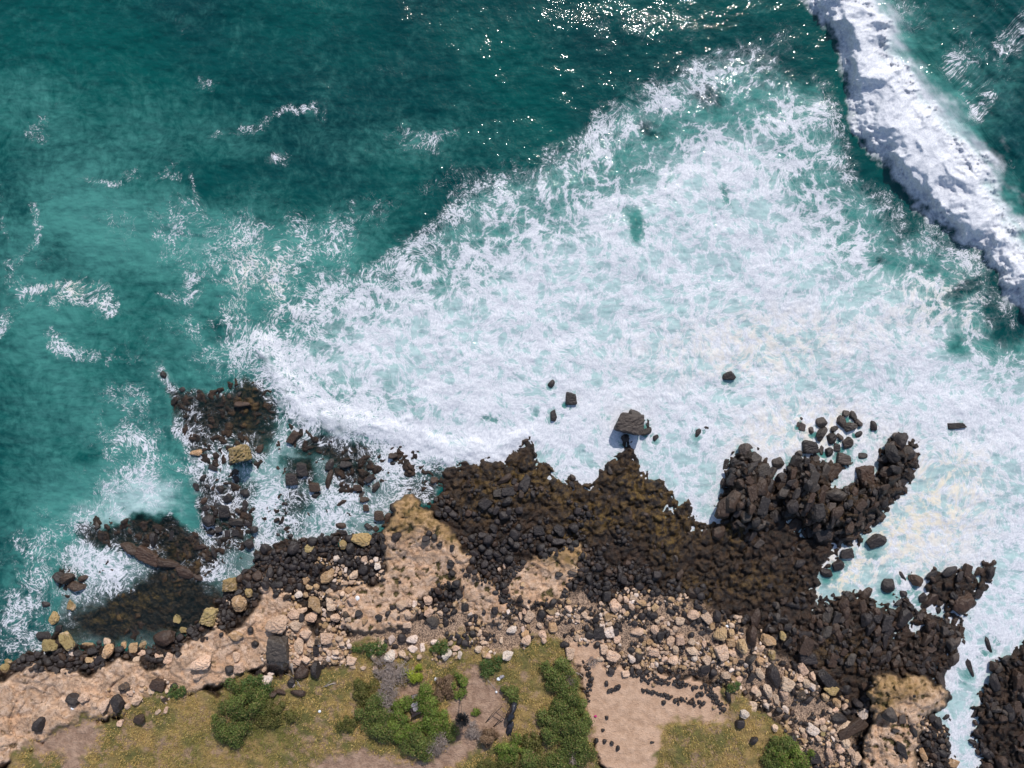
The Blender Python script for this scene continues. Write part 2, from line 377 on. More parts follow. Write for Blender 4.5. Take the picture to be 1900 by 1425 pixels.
def ground_height(U, V):
    """height of the ground under photograph pixel (U, V) and the weights of its kinds"""
    wu = U + 9 * fbm(U, V, 60, 4, 11) + 14 * fbm(U, V, 22, 3, 12)
    wv = V + 9 * fbm(U, V, 60, 4, 21) + 14 * fbm(U, V, 22, 3, 22)
    land = samp(D_land, wu, wv)
    lag = samp(D_lagoon, wu, wv)
    heads = samp(D_heads, wu, wv)
    broken = samp(M_broken, U, V)
    land = land - broken * (1 + 38 * np.maximum(fbm(U, V, 42, 4, 15), -0.1))
    awash = samp(D_awash, wu, wv)
    lime = samp(D_lime, wu, wv)
    gr = samp(D_grass, wu, wv); sa = samp(D_sand, wu, wv); di = samp(D_dirt, wu, wv); ls = samp(D_limes, wu, wv)
    f1, f2 = worley(wu, wv, 26, 3); blk = np.clip((f2 - f1) * 2.2, 0, 1)
    g1, g2 = worley(wu + 300, wv, 12, 4); blk2 = np.clip((g2 - g1) * 2.2, 0, 1)
    rough = 0.22 * fbm(U, V, 90, 4, 31) + 0.34 * (blk - 0.6) + 0.16 * (blk2 - 0.6) - 0.22 * sstep(0.10, 0.0, np.abs(fbm(U, V, 55, 4, 32))) + 0.07 * fbm(U, V, 7, 3, 33)
    z = np.where(land > 0, 0.16 + 0.62 * (1 - np.exp(-land / 45.0)), np.maximum(land * 0.035, -3.0))
    lagz = -0.34 + 0.45 * (fbm(U, V, 70, 3, 41) + 0.2)
    z = np.where(land <= 0, z + (lagz - z) * sstep(-14, 10, lag) * sstep(0, -6, land), z)
    z = np.where((land <= 0), z + (-0.05 + 0.30 * fbm(U, V, 60, 3, 42) - z) * sstep(-10, 6, awash), z)
    z = z + rough * sstep(-60, 0, np.maximum(land, lag))
    z = z + 1.5 * sstep(-2, 40, heads) + 0.35 * (blk - 0.5) * sstep(-4, 10, heads)
    limez = 1.15 + 0.0006 * np.maximum(V - 1000, 0) * 2 + 0.20 * fbm(U, V, 80, 4, 51) + 0.12 * billow(U, V, 26, 3, 52) + 0.05 * fbm(U, V, 6, 3, 53)
    terr = np.floor((fbm(U, V, 110, 3, 54) + 1) * 4.0); limez += 0.20 * terr - 0.65; limez -= 0.14 * sstep(0.07, 0.0, np.abs(fbm(U, V, 70, 4, 57)))
    lw = sstep(-3, 5, lime)
    z = z + (np.maximum(limez, z + 0.2) - z) * lw
    hh = samp(D_lime_h, wu, wv); he = samp(D_lime_e, wu, wv)
    z = z + (0.7 * sstep(0, 40, hh) * sstep(1100, 950, V) + 0.7 * sstep(-2, 20, he) + 0.4 * fbm(U, V, 30, 3, 55) * sstep(0, 20, he)) * lw
    pitn = fbm(U, V, 13, 3, 61) + 0.35 * fbm(U, V, 50, 2, 62)
    pw = sstep(0.20, 0.30, pitn) * sstep(2, 12, np.maximum(samp(D_lime_h, U, V), np.maximum(samp(D_lime_m, U, V), samp(D_lime_e, U, V) * 0.9)))
    pw = np.maximum(pw, 0.7 * sstep(0.42, 0.5, pitn) * sstep(2, 14, samp(D_lime_w, U, V)))
    z = z - 0.22 * pw * lw
    inland = 1.3 + 0.10 * fbm(U, V, 120, 3, 71) + 0.0025 * np.maximum(V - 1200, 0)
    lsw = sstep(-14, 14, ls)
    z = z + (0.95 + 0.12 * fbm(U, V, 20, 3, 72) - z) * lsw * (1 - lw)
    gw = sstep(-7, 7, gr + 12 * fbm(U, V, 16, 3, 73) + 30 * fbm(U, V, 60, 2, 78) * sstep(500, 200, U)); sw = sstep(-12, -4, sa + 5 * fbm(U, V, 12, 2, 74)); dw = sstep(-8, 8, di + 16 * fbm(U, V, 14, 3, 75))
    z = z + (inland + 0.12 * fbm(U, V, 14, 2, 76) - z) * gw
    z = z + (inland - 0.12 + 0.03 * fbm(U, V, 20, 2, 77) - z) * np.maximum(sw, dw * gw)
    z = z + 0.0
    W = dict(lime=lw * (1 - gw) , limes=lsw, sand=sw, dirt=dw, grass=gw, algae=np.clip(samp(M_algae, wu, wv), 0, 1), tide=np.clip(samp(M_tide, wu, wv) * 1.2 + sstep(9, 0, lime) * sstep(500, 900, U) * 0.5, 0, 1), pit=pw * lw)
    return z, W

mat_ground = ground_material()
gu = axis(-160, 2060, 2.2, -9000, 11000); gv = axis(500, 1560, 2.2, -9000, 9000)
GU, GV = np.meshgrid(gu, gv)
GZ, GW = ground_height(GU, GV)
ground = grid_object('ground', GU, GV, GZ, GW, mat_ground)
ground['kind'] = 'structure'
def gz(u, v):
    x = np.interp(u, gu, np.arange(len(gu))); y = np.interp(v, gv, np.arange(len(gv)))
    xi = np.minimum(np.asarray(x).astype(int), len(gu) - 2); yi = np.minimum(np.asarray(y).astype(int), len(gv) - 2)
    fx = x - xi; fy = y - yi
    return (GZ[yi, xi] * (1 - fx) + GZ[yi, xi + 1] * fx) * (1 - fy) + (GZ[yi + 1, xi] * (1 - fx) + GZ[yi + 1, xi + 1] * fx) * fy
# stones placed one by one: tone, pixel u v, width, height, turn
HAND = '''
d 1024 712 14 16 20|d 1060 740 22 27 5|d 998 762 9 22 5|d 1027 773 17 26 25|d 1047 752 9 6 0|d 1202 785 11 25 0|d 1203 800 14 16 40|d 1217 812 13 17 0|d 1294 802 14 22 30|d 1311 795 15 12 -20|d 1355 697 26 22 -40|d 1160 815 15 19 20|b 975 818 14 9 0
g 1487 776 8 11 0|g 1481 788 9 12 0|g 1489 792 13 18 20|g 1505 800 14 16 0|g 1527 783 22 22 0|g 1526 805 24 30 10|g 1549 796 16 16 0|g 1562 783 18 26 -15|g 1570 767 14 17 0|g 1583 772 14 22 -20|g 1580 792 26 24 40|g 1595 786 16 17 0|d 1543 813 20 24 20|g 1560 812 16 16 0|g 1573 822 24 24 0|d 1594 805 20 12 -40|d 1553 830 14 19 10|d 1538 838 18 20 20|d 1505 830 30 28 0|g 1525 834 14 22 10|g 1516 853 18 28 15|g 1484 843 14 14 0|d 1478 858 28 26 -30|g 1567 852 28 24 10|g 1446 858 24 26 0|d 1622 790 15 20 -20|d 1630 802 8 12 0|d 1600 845 18 12 0|g 1670 812 24 20 20|g 1655 832 26 28 0|g 1690 840 24 28 0|g 1382 836 22 30 40|g 1402 850 24 30 30|g 1418 872 26 24 0
d 1625 1006 44 28 -10|d 1573 1028 26 20 0|d 1555 1050 26 24 0|d 1536 1063 26 20 20|b 1701 1080 32 24 30|d 1688 1062 11 7 0|d 1775 790 36 14 -5|d 1652 1087 26 32 20|d 1676 1072 10 26 -30|d 1712 1110 18 22 0|d 1834 1196 14 34 -28|d 1855 1184 9 24 -5|d 1800 1236 14 44 -15|d 1820 1213 8 18 10|d 1878 1330 16 24 0|d 1678 1103 16 14 0
d 303 697 14 17 -30|d 339 723 14 11 30|b 447 750 34 14 0|t 363 840 24 13 0|d 395 868 20 11 20|d 376 887 20 12 -20|d 364 903 16 18 0|d 363 920 9 11 0|d 438 889 16 12 20|d 453 916 18 18 30|d 455 938 16 24 20|d 415 950 22 26 0|d 430 968 13 15 0|d 459 971 18 13 10|d 380 943 16 14 0|d 385 970 28 26 0|d 390 988 16 15 0|d 405 983 14 12 0|d 421 990 13 14 0|d 420 925 18 20 0|d 408 908 14 14 0|d 437 988 15 16 0|d 470 985 18 16 0|b 610 888 16 38 5|b 583 905 22 19 0|d 586 919 24 13 0|b 681 891 13 13 0|b 728 846 20 14 0|d 729 859 14 10 0|b 663 906 18 13 0|b 634 932 24 12 -30|b 675 927 20 15 0|b 679 943 12 14 0|b 703 958 20 20 0|b 718 960 14 24 25|b 632 977 26 14 0|d 634 988 22 10 0|d 516 992 14 10 0|d 538 996 11 11 0|d 684 978 18 15 0|b 805 891 16 18 0|b 760 876 7 8 0|d 560 872 22 30 0|d 540 890 24 26 0|d 640 862 26 18 0|b 372 1015 20 12 0|d 460 1010 24 20 0|d 490 1020 20 18 20|d 395 1024 12 26 -25
o 668 1001 40 26 15|o 636 1013 20 20 0|o 573 1018 20 15 0|o 422 1088 32 28 0|t 443 1124 40 34 0|o 461 1102 20 20 0|o 383 1148 34 38 20|o 325 1151 18 20 20|o 338 1171 18 14 0|b 303 1189 48 34 -10|o 128 1125 20 28 20|o 96 1149 22 28 0|o 117 1190 32 42 -35|o 84 1202 34 30 0|d 108 1166 16 14 0|d 80 1181 30 22 10|o 8 1242 24 18 0|o 14 1226 26 12 0|t 244 1202 24 22 0|t 230 1197 14 16 20|t 264 1198 16 18 0|t 197 1212 26 32 30|t 162 1227 18 13 0|p 195 1192 16 16 0|t 165 1196 28 8 0|p 253 1224 12 10 0|p 261 1213 18 12 0|p 290 1218 13 11 0|p 312 1224 18 20 30|d 275 1212 14 12 0|d 142 1214 18 14 0|d 170 1209 22 16 0|d 220 1206 20 14 0|d 207 1225 14 12 0|d 105 1210 18 18 0|d 84 1122 20 14 0|d 108 1074 26 22 0|b 120 1074 30 24 20|b 140 1090 34 24 -10|b 152 1074 18 16 0|p 115 1245 14 10 0|d 56 1222 20 12 0|d 188 1222 16 12 0|d 330 1215 12 10 0|d 410 1166 14 10 0
d 133 1301 26 24 -15|p 151 1297 24 22 0|d 215 1308 28 32 10|p 252 1302 22 18 0|p 191 1311 14 30 20|p 235 1312 12 12 0|d 68 1347 34 26 -20|b 292 1272 28 22 20|d 323 1276 18 15 -30|p 370 1233 42 26 -10|p 365 1257 18 14 0|p 440 1242 22 22 0|p 437 1219 20 22 20|d 424 1245 18 16 0|p 291 1322 20 8 -40|p 307 1317 10 16 20|b 255 1336 22 24 35|p 222 1343 10 12 0|p 308 1283 8 9 0|p 316 1290 10 8 0|p 278 1284 14 20 0|d 472 1196 14 14 0|t 435 1181 32 18 10|d 464 1170 12 12 0
t 604 1071 24 36 35|t 567 1077 16 18 20|t 572 1091 16 14 0|t 587 1090 16 12 0|p 511 1161 42 34 0|p 555 1199 22 34 10|p 574 1194 18 26 15|p 565 1177 26 18 0|p 542 1142 26 20 20|p 547 1161 30 22 0|t 581 1122 24 38 -30|p 616 1122 26 24 0|p 611 1098 16 14 0|p 576 1146 24 20 0|d 559 1147 12 22 0|d 572 1155 18 16 0|d 665 1139 17 15 0|d 704 1147 18 13 0|d 719 1139 14 12 0|d 728 1128 12 10 20|p 744 1126 26 24 -30|p 759 1121 18 18 0|p 757 1143 18 16 0|p 794 1116 24 20 0|p 795 1139 20 18 0|g 804 1154 28 20 0|p 754 1161 20 13 0|t 676 1152 13 17 20|p 706 1196 13 20 10|w 726 1187 16 20 20|d 745 1184 18 19 0|w 764 1187 22 15 0|w 783 1201 14 20 0|w 722 1219 22 22 0|w 765 1205 22 14 10|w 809 1193 20 13 0|w 828 1217 19 24 20|w 853 1217 10 16 0|w 648 1200 13 11 0|d 587 1173 10 14 0|d 586 1207 12 20 0|p 605 1186 26 20 0|p 632 1196 13 12 0|p 620 1212 16 14 0|b 523 1251 14 36 10|d 540 1267 14 16 0|b 521 1285 20 10 15|b 553 1288 32 14 5|b 505 1290 16 14 -40|w 544 1271 7 10 20|d 479 1250 12 22 0|w 494 1263 20 16 0|d 486 1271 12 10 0|w 502 1252 12 9 0|p 490 1243 10 12 0|p 695 1240 8 14 45|p 673 1240 14 8 0|p 655 1238 14 8 0|d 597 1238 10 14 0|t 530 1232 8 18 45|d 715 1192 9 13 0|d 733 1200 12 10 0
d 933 1115 16 13 0|d 920 1100 15 8 0|d 918 1133 14 15 0|d 898 1136 10 10 0|p 973 1136 14 15 30|p 982 1145 19 22 25|t 1023 1134 24 16 0|p 1055 1130 18 16 0|d 1048 1137 10 9 0|t 1025 1164 23 21 0|w 949 1169 20 14 -10|p 928 1160 11 17 0|p 1008 1178 18 17 0|p 1009 1189 12 12 0|p 1002 1162 13 14 -30|p 976 1189 18 19 0|w 942 1219 24 18 -10|p 930 1188 8 12 0|w 1046 1233 11 13 0|d 1048 1198 18 16 0|p 1058 1214 18 23 0|p 1070 1184 12 16 0|p 1121 1206 16 18 0|p 1115 1223 16 10 -10|p 906 1218 11 12 0|g 1062 1063 21 9 15|d 1037 1066 16 12 0|p 1150 1111 11 16 0|d 1126 1106 18 20 0|d 1163 1127 14 13 0|d 1105 1150 14 16 0|p 1221 1152 14 14 0|p 1217 1169 18 20 0|p 1183 1173 24 14 0|p 1230 1148 12 10 0|p 1286 1143 26 20 0|p 1262 1153 20 14 0|p 1145 1187 16 14 0|p 1245 1192 18 20 0|p 1262 1190 20 22 0|p 1284 1209 26 17 25|p 1254 1208 16 18 0|p 1213 1212 26 16 10|p 1162 1251 18 11 0|p 1182 1238 20 11 0|p 1137 1219 30 18 20|d 1095 1178 18 18 0|d 1112 1175 22 24 0|d 1185 1222 16 20 15|d 1131 1243 8 7 0|d 1126 1332 7 7 0|d 1119 1356 7 7 0|d 1107 1376 9 11 0|d 1122 1377 8 10 0|d 1136 1380 8 9 0|d 1147 1390 8 12 0|d 1210 1378 9 6 0|d 1126 1269 8 11 0|p 1129 1188 8 12 0
p 1313 1148 18 22 -40|d 1332 1145 18 26 -35|t 1337 1178 24 26 0|t 1358 1177 15 19 0|b 1397 1182 28 40 -15|t 1427 1192 30 28 0|t 1378 1199 26 34 0|p 1342 1213 26 28 -20|p 1313 1226 22 22 0|g 1394 1225 24 18 0|p 1347 1253 24 16 0|p 1412 1250 16 26 -20|o 1453 1182 14 20 -20|o 1434 1215 18 22 20|p 1491 1245 20 26 -30|p 1508 1254 16 22 0|p 1462 1272 28 24 20|p 1497 1270 18 18 0|p 1427 1285 20 30 -20|p 1457 1290 20 26 -15|p 1442 1300 12 22 -20|o 1545 1282 36 20 5|t 1533 1295 20 16 0|t 1556 1306 22 16 30|p 1400 1281 12 15 0|p 1398 1313 16 20 0|w 1382 1328 24 18 20|d 1374 1344 18 16 0|d 1400 1376 18 16 10|p 1439 1353 15 15 0|w 1509 1356 28 18 30|o 1527 1361 11 11 0|d 1467 1380 30 36 0|d 1436 1256 26 46 -10|d 1537 1263 22 42 -35|d 1500 1222 34 26 0|p 1541 1403 16 28 -10|p 1571 1383 22 22 0|p 1591 1408 26 28 0|p 1560 1392 18 18 0|p 1556 1373 15 13 0|p 1538 1384 13 15 0|b 1583 1353 62 22 -28|p 1567 1350 30 14 -28|w 1605 1327 26 18 -35|o 1579 1361 8 14 0|d 1677 1394 20 36 -15|d 1697 1360 14 26 -10|d 1662 1356 16 8 0|g 1655 1332 28 34 -20|g 1675 1335 14 18 0|d 1560 1335 30 20 0|d 1500 1300 24 16 0|d 1513 1408 22 22 0|t 1715 1400 14 30 -15|t 1770 1418 34 16 0|d 1352 1292 14 26 -25|d 1740 1345 24 26 0|t 1445 1416 20 10 0
d 735 996 20 22 0|d 796 990 14 12 0|d 790 1000 18 16 0|d 806 998 14 14 0|d 815 1012 14 10 0|d 838 1017 10 14 0|g 923 915 16 16 0|d 943 912 26 18 0|d 917 981 18 18 0|d 895 993 20 14 0|d 933 1022 18 18 -20|d 880 1027 20 16 20|d 895 1018 18 14 0|d 836 1045 14 14 0|d 839 1064 13 13 0|d 847 1085 18 16 0|b 938 890 34 14 -35|d 942 932 26 16 -40|d 935 958 20 18 0|d 900 935 24 22 -40|d 1000 985 22 20 0|d 1040 985 26 24 0|d 1036 1005 30 16 0|g 1056 1004 12 14 30|d 1064 980 22 18 0|p 936 1050 9 12 0|p 926 1057 9 8 0|t 970 1085 8 8 0|d 830 945 16 14 0|d 840 955 20 16 0
'''
# ------------------------------------------------------------------ the sea
def water_material():
    s = NT('sea_water')
    P = s.geopos()
    Q = s.attr('drift', 'Vector')
    D = s.attr('foam'); milk = s.attr('milk'); op = s.attr('opac'); puff = s.attr('puff'); wisp = s.attr('wisp'); sandy = s.attr('sandy')
    wv = s.noise(Q, 0.45, 1.5, 0.5, out=1, dim='2D')
    Qw = s.vm('ADD', Q, s.vm('SCALE', s.vm('SUBTRACT', wv, (0.5, 0.5, 0.5)), sc=1.0))
    wv2 = s.noise(Qw, 2.2, 1.5, 0.5, out=1, dim='2D')
    Qf = s.vm('ADD', Qw, s.vm('SCALE', s.vm('SUBTRACT', wv2, (0.5, 0.5, 0.5)), sc=0.17))
    v1 = s.math('MINIMUM', s.math('MULTIPLY', s.voro(Qf, 0.50, dim='2D'), 2.6), 1.0)
    v2 = s.math('MINIMUM', s.math('MULTIPLY', s.voro(Qf, 1.15, dim='2D'), 2.6), 1.0)
    v3 = s.math('MINIMUM', s.math('MULTIPLY', s.voro(Qf, 2.7, dim='2D'), 2.6), 1.0)
    n = s.noise(Qw, 1.3, 8, 0.68, dim='2D')
    nf = s.noise(Qf, 6.0, 4, 0.65, dim='2D')
    # cells: white walls round dark eyes
    a = s.math('ADD', s.math('MULTIPLY', s.math('SUBTRACT', 1.0, v1), 0.40), s.math('MULTIPLY', s.math('SUBTRACT', 1.0, v2), 0.30))
    a = s.math('ADD', a, s.math('MULTIPLY', s.math('SUBTRACT', 1.0, v3), 0.16))
    a = s.math('ADD', a, s.math('MULTIPLY', s.math('SUBTRACT', n, 0.5), 0.55))
    a = s.math('ADD', a, s.math('MULTIPLY', s.math('SUBTRACT', nf, 0.5), 0.30))
    # wisps: ridged, strongly folded
    Qr = s.vm('ADD', Qf, s.vm('SCALE', s.vm('SUBTRACT', wv, (0.5, 0.5, 0.5)), sc=0.5))
    r1 = s.math('ABSOLUTE', s.math('MULTIPLY_ADD', s.noise(Qr, 1.3, 7, 0.62, dim='2D'), 2.0, -1.0))
    r2 = s.math('ABSOLUTE', s.math('MULTIPLY_ADD', s.noise(Qr, 3.4, 6, 0.62, dim='2D'), 2.0, -1.0))
    ridge = s.math('SUBTRACT', 0.90, s.math('ADD', s.math('MULTIPLY', r1, 2.0), s.math('MULTIPLY', r2, 1.8)))
    ridge = s.math('ADD', ridge, s.math('MULTIPLY', s.math('SUBTRACT', nf, 0.5), 0.5))
    a = s.math('ADD', s.math('MULTIPLY', a, s.math('SUBTRACT', 1.0, wisp)), s.math('MULTIPLY', ridge, wisp))
    t = s.math('SUBTRACT', 0.99, s.math('MULTIPLY', D, s.math('MULTIPLY_ADD', wisp, 0.30, 1.0)))
    at_ = s.math('SUBTRACT', a, t)
    v4 = s.voro(s.vm('ADD', Qf, s.vm('SCALE', s.noise(Qf, 5.0, 1, 0.5, out=1, dim='2D'), sc=0.10)), 5.2, dim='2D')
    fil = s.math('MAXIMUM', s.ss(v4, 0.13, 0.0), s.math('MULTIPLY', s.math('SUBTRACT', 1.0, s.math('MULTIPLY', r2, 5.0), clamp=True), 0.6))
    f = s.math('MULTIPLY_ADD', s.ss(at_, -0.02, 0.13), 0.56, s.math('MULTIPLY', s.ss(s.math('MULTIPLY_ADD', fil, 0.20, at_), 0.08, 0.42), 0.44))
    f_soft = s.math('MULTIPLY', s.ss(s.math('SUBTRACT', a, t), -0.5, 0.25), s.math('MULTIPLY', s.ss(D, 0.0, 0.45), 0.24))
    # thin lace within the eyes
    lace = s.math('MULTIPLY', s.ss(s.math('MINIMUM', v2, s.math('MULTIPLY', v3, 1.3)), 0.20, 0.0), s.ss(D, 0.12, 0.75))
    f = s.math('MAXIMUM', s.math('MAXIMUM', f, f_soft), s.math('MULTIPLY', lace, 0.50))
    f = s.math('MAXIMUM', f, puff)
    # colour of the water itself
    nb = s.noise(P, 0.06, 4, 0.5)
    deep = s.mix(s.ss(nb, 0.35, 0.65), (0.0003, 0.037, 0.040), (0.0006, 0.066, 0.060))
    mid = (0.050, 0.200, 0.178); pale = (0.36, 0.50, 0.50)
    mk = s.math('ADD', milk, s.math('MULTIPLY', s.math('SUBTRACT', n, 0.5), 0.50))
    wc = s.mix(s.ss(mk, 0.0, 0.5), deep, mid)
    wc = s.mix(s.ss(mk, 0.5, 1.0), wc, pale)
    fc = s.mix(s.ss(nf, 0.3, 0.7), (0.51, 0.525, 0.57), (0.68, 0.685, 0.72))
    fc = s.mix(s.math('MULTIPLY', sandy, s.ss(n, 0.40, 0.6)), fc, (0.72, 0.64, 0.50))
    # ripples
    w1 = s.noise(s.vm('MULTIPLY', P, (1.0, 1.25, 1.0)), 0.9, 2, 0.4)
    w2 = s.noise(P, 4.2, 1, 0.5)
    hw = s.math('ADD', s.math('ADD', s.math('MULTIPLY', w1, 0.30), s.math('MULTIPLY', w2, 0.24)), s.math('MULTIPLY', s.noise(P, 8.0, 0, 0.5), 0.05))
    nw = s.bump(hw, 0.8, 0.22)
    nb_ = s.bump(s.math('ADD', s.math('MULTIPLY', w1, 0.6), s.math('MULTIPLY', s.noise(s.vm('MULTIPLY', P, (0.25, 0.6, 0.4)), 1.0, 3, 0.5), 1.0)), 0.8, 0.40)
    fn = s.noise(Qf, 4.0, 7, 0.72, dim='2D')
    nfm = s.bump(s.math('ADD', s.math('MULTIPLY', fn, 0.35), s.math('MULTIPLY', f, 0.16)), 0.38, 0.4)
    body = s.n('ShaderNodeBsdfDiffuse'); s.put(body.inputs[0], wc); s.put(body.inputs[2], nb_)
    clear = s.n('ShaderNodeBsdfTransparent'); clear.inputs[0].default_value = (0.90, 0.93, 0.89, 1)
    m1 = s.n('ShaderNodeMixShader'); s.put(m1.inputs[0], op); s.put(m1.inputs[1], clear.outputs[0]); s.put(m1.inputs[2], body.outputs[0])
    gl = s.n('ShaderNodeBsdfGlossy'); gl.inputs['Roughness'].default_value = 0.05; s.put(gl.inputs['Normal'], nw)
    fr = s.n('ShaderNodeFresnel'); fr.inputs[0].default_value = 1.33; s.put(fr.inputs[1], nw)
    m2 = s.n('ShaderNodeMixShader'); s.put(m2.inputs[0], fr.outputs[0]); s.put(m2.inputs[1], m1.outputs[0]); s.put(m2.inputs[2], gl.outputs[0])
    fo = s.n('ShaderNodeBsdfDiffuse'); s.put(fo.inputs[0], fc); s.put(fo.inputs[2], nfm)
    m3 = s.n('ShaderNodeMixShader'); s.put(m3.inputs[0], f); s.put(m3.inputs[1], m2.outputs[0]); s.put(m3.inputs[2], fo.outputs[0])
    return s.done(m3.outputs[0])

def Dsum(items):
    return sum(a * blob(*b) for a, b in items)
M_foam = 0.48 * sstep(-24, 30, D_foam) + 0.11 * sstep(40, 200, D_foam)
M_foam = M_foam + 0.09 * sstep(420, 720, CVV) * sstep(0, 60, D_foam)
M_foam = M_foam - Dsum([(.30,(1620,330,30,80,-25)),(.28,(1330,200,60,26,-20)),(.22,(1230,250,60,30,30)),(.30,(1470,150,90,26,20)),(.16,(1170,300,120,30,-25)),
    (.30,(1760,560,50,26,-30)),(.30,(1850,560,22,60,-10)),(.25,(1720,480,30,20,0)),(.20,(1900,640,40,60,0)),(.22,(620,610,26,40,20)),(.2,(700,560,40,20,-30)),(.16,(1690,430,30,30,0)),
    (.22,(1780,650,30,40,0)),(.12,(1250,810,60,30,0)),(.10,(1500,640,60,24,0)),(.12,(860,540,40,50,0)),(.14,(1180,420,16,26,0)),(.12,(1060,600,60,24,0)),(.14,(1380,730,60,20,-10)),
    (.35,(1500,90,60,40,0)),(.14,(1640,520,90,20,-20))])
M_foam = M_foam + Dsum([(.12,(1350,340,120,70,-30)),(.12,(1350,580,260,60,-5)),(.14,(1050,780,300,40,10)),(.10,(880,520,120,60,-30)),(.12,(1750,760,160,60,0))])
# thin foam out on the teal water
M_foam = np.maximum(M_foam, 0) + Dsum([(.30,(520,480,150,90,20)),(.26,(430,600,120,60,0)),(.22,(330,430,160,60,10)),(.22,(60,520,70,50,0)),(.20,(120,560,80,16,10)),
    (.26,(240,760,60,110,0)),(.30,(260,900,110,70,0)),(.34,(60,1090,60,110,0)),(.42,(40,1190,60,60,0)),(.30,(180,1000,90,60,0)),(.34,(430,660,60,40,0)),(.2,(20,600,30,26,0)),
    (.20,(150,640,60,14,15)),(.12,(170,340,120,12,-10)),(.14,(80,230,70,14,-50)),(.10,(340,290,60,10,-40)),(.12,(500,225,70,8,-10)),(.14,(600,200,30,10,-30)),(.10,(335,50,26,18,0)),(.12,(165,40,18,18,0)),
    (.12,(50,50,14,10,0)),(.20,(380,170,26,10,-20)),(.18,(780,260,110,26,-5)),(.16,(820,330,80,30,-20)),(.24,(640,420,100,30,-25)),(.10,(1150,60,120,40,0)),(.24,(1400,100,90,30,0)),(.12,(1250,60,60,40,0)),
    (.30,(520,300,40,14,0)),(.10,(720,130,40,30,0)),(.16,(1450,60,50,24,-20))])
M_foam = M_foam + Dsum([(.34,(1680,20,40,60,30)),(.30,(1820,200,60,16,-40)),(.36,(1800,195,30,10,40)),(.30,(1870,300,40,16,-40)),(.22,(1790,120,70,60,-45)),(.24,(1880,60,60,60,0)),(.28,(1760,240,30,20,0))])
# over the reef the water drains: lace only
lagw = sstep(-6, 10, D_lagoon)
lag_foam = 0.25 + Dsum([(.16,(600,930,110,40,0)),(.20,(420,860,40,60,0)),(.16,(780,880,40,40,0)),(.22,(470,960,60,60,0)),(.26,(330,800,40,40,0)),(.20,(200,1030,60,30,20)),(.24,(230,1060,70,24,-20)),
    (.18,(150,1110,30,50,0)),(.24,(400,700,60,26,0)),(.20,(560,1000,140,20,0)),(.2,(390,1060,30,20,0)),(.24,(740,860,40,20,0)),(.22,(300,1000,60,10,20))]) \
    - Dsum([(.12,(400,780,70,60,0)),(.34,(455,745,34,60,10)),(.46,(250,1160,150,40,-8)),(.40,(330,1110,90,36,0)),(.30,(350,1020,60,26,20)),(.26,(290,1050,80,14,24)),(.20,(600,850,60,30,0)),(.30,(170,1130,40,30,0)),(.2,(260,980,60,20,10)),(.14,(440,950,40,60,0))])
for pts, amp in [([(40,545,5),(70,532,9),(100,524,7),(125,540,9),(160,548,12),(185,535,14),(195,560,8)],.34),([(48,362,6),(60,380,9),(66,405,8),(78,420,4)],.26),([(-10,612,12),(8,600,10)],.34),
  ([(100,628,6),(125,645,10),(150,655,9),(190,665,5),(215,672,4)],.30),([(200,678,3),(225,640,3),(255,632,4)],.2),([(255,300,3),(215,335,3),(190,340,3)],.2),([(60,240,5),(85,215,4),(75,250,3)],.16),
  ([(390,262,3),(440,235,4),(490,232,4),(540,222,4),(580,212,4),(610,222,3)],.24),([(330,335,2),(300,330,2),(245,310,2)],.22),([(355,320,3),(380,380,3),(420,400,3)],.14),([(280,540,3),(345,552,3)],.26),([(350,520,2),(352,545,2),(365,555,2)],.3),
  ([(505,410,2),(520,450,2),(512,500,3),(518,530,3),(560,560,3)],.24),([(440,450,5),(470,440,4)],.2),([(20,480,4),(60,460,4),(80,420,3)],.18),([(10,440,3),(-20,300,3)],.2),([(700,250,4),(740,240,3),(800,255,4),(860,240,3)],.12)]:
    M_foam = M_foam + amp * sstep(-9, 3, band(pts))
aw = sstep(-8, 8, D_awash)
lag_foam = lag_foam + 0.10 - 0.06 * aw
M_foam = M_foam * (1 - lagw) + np.maximum(lag_foam, -0.1) * lagw
M_foam = M_foam + 0.30 * np.exp(-((np.minimum(D_surge, 0)) / 34.0) ** 2) * sstep(-60, 0, D_surge) - (1 - lagw) * Dsum([(.3,(1180,425,14,22,0)),(.25,(1350,356,12,14,0)),(.25,(1626,490,14,10,0)),(.3,(1785,650,16,22,0)),(.25,(905,770,20,8,0))])
M_wisp = np.clip(1 - sstep(-40, 110, D_foam) + lagw * 0.8, 0, 1) * 0.85 + 0.1
M_wisp = np.clip(M_wisp - Dsum([(.6,(1400,110,120,50,0))]), 0.05, 1)
M_milk = 0.04 + Dsum([(.13,(150,600,220,260,0)),(.07,(500,250,300,90,0)),(.03,(30,250,120,160,0))]) + 0.30 * sstep(-10, 60, D_foam) + 0.58 * sstep(30, 240, D_foam + 0.25 * np.maximum(CVV - 450, 0)) * sstep(-10, 60, D_foam) + Dsum([(.34,(500,500,190,110,20)),(.30,(330,440,170,70,10)),(.26,(120,420,140,130,0)),(.34,(430,640,130,80,0)),(.36,(250,870,120,140,0)),
    (.22,(80,640,120,200,0)),(.30,(100,1050,110,140,0)),(.40,(300,930,80,60,0)),(.14,(800,270,120,40,0)),(.10,(250,250,200,80,0)),(.20,(640,440,120,50,-20)),(.12,(60,200,90,60,0)),(.16,(1700,60,120,40,50)),
    (.10,(1850,150,120,100,0)),(.34,(200,950,120,60,0))]) - Dsum([(.14,(35,385,22,22,0)),(.16,(100,470,30,50,-30)),(.14,(215,690,60,50,0)),(.12,(420,330,120,40,0)),(.12,(150,560,70,60,0)),(.12,(130,470,50,50,0)),(.10,(20,360,40,40,0)),(.16,(400,620,26,26,0)),(.14,(60,700,60,60,0))])
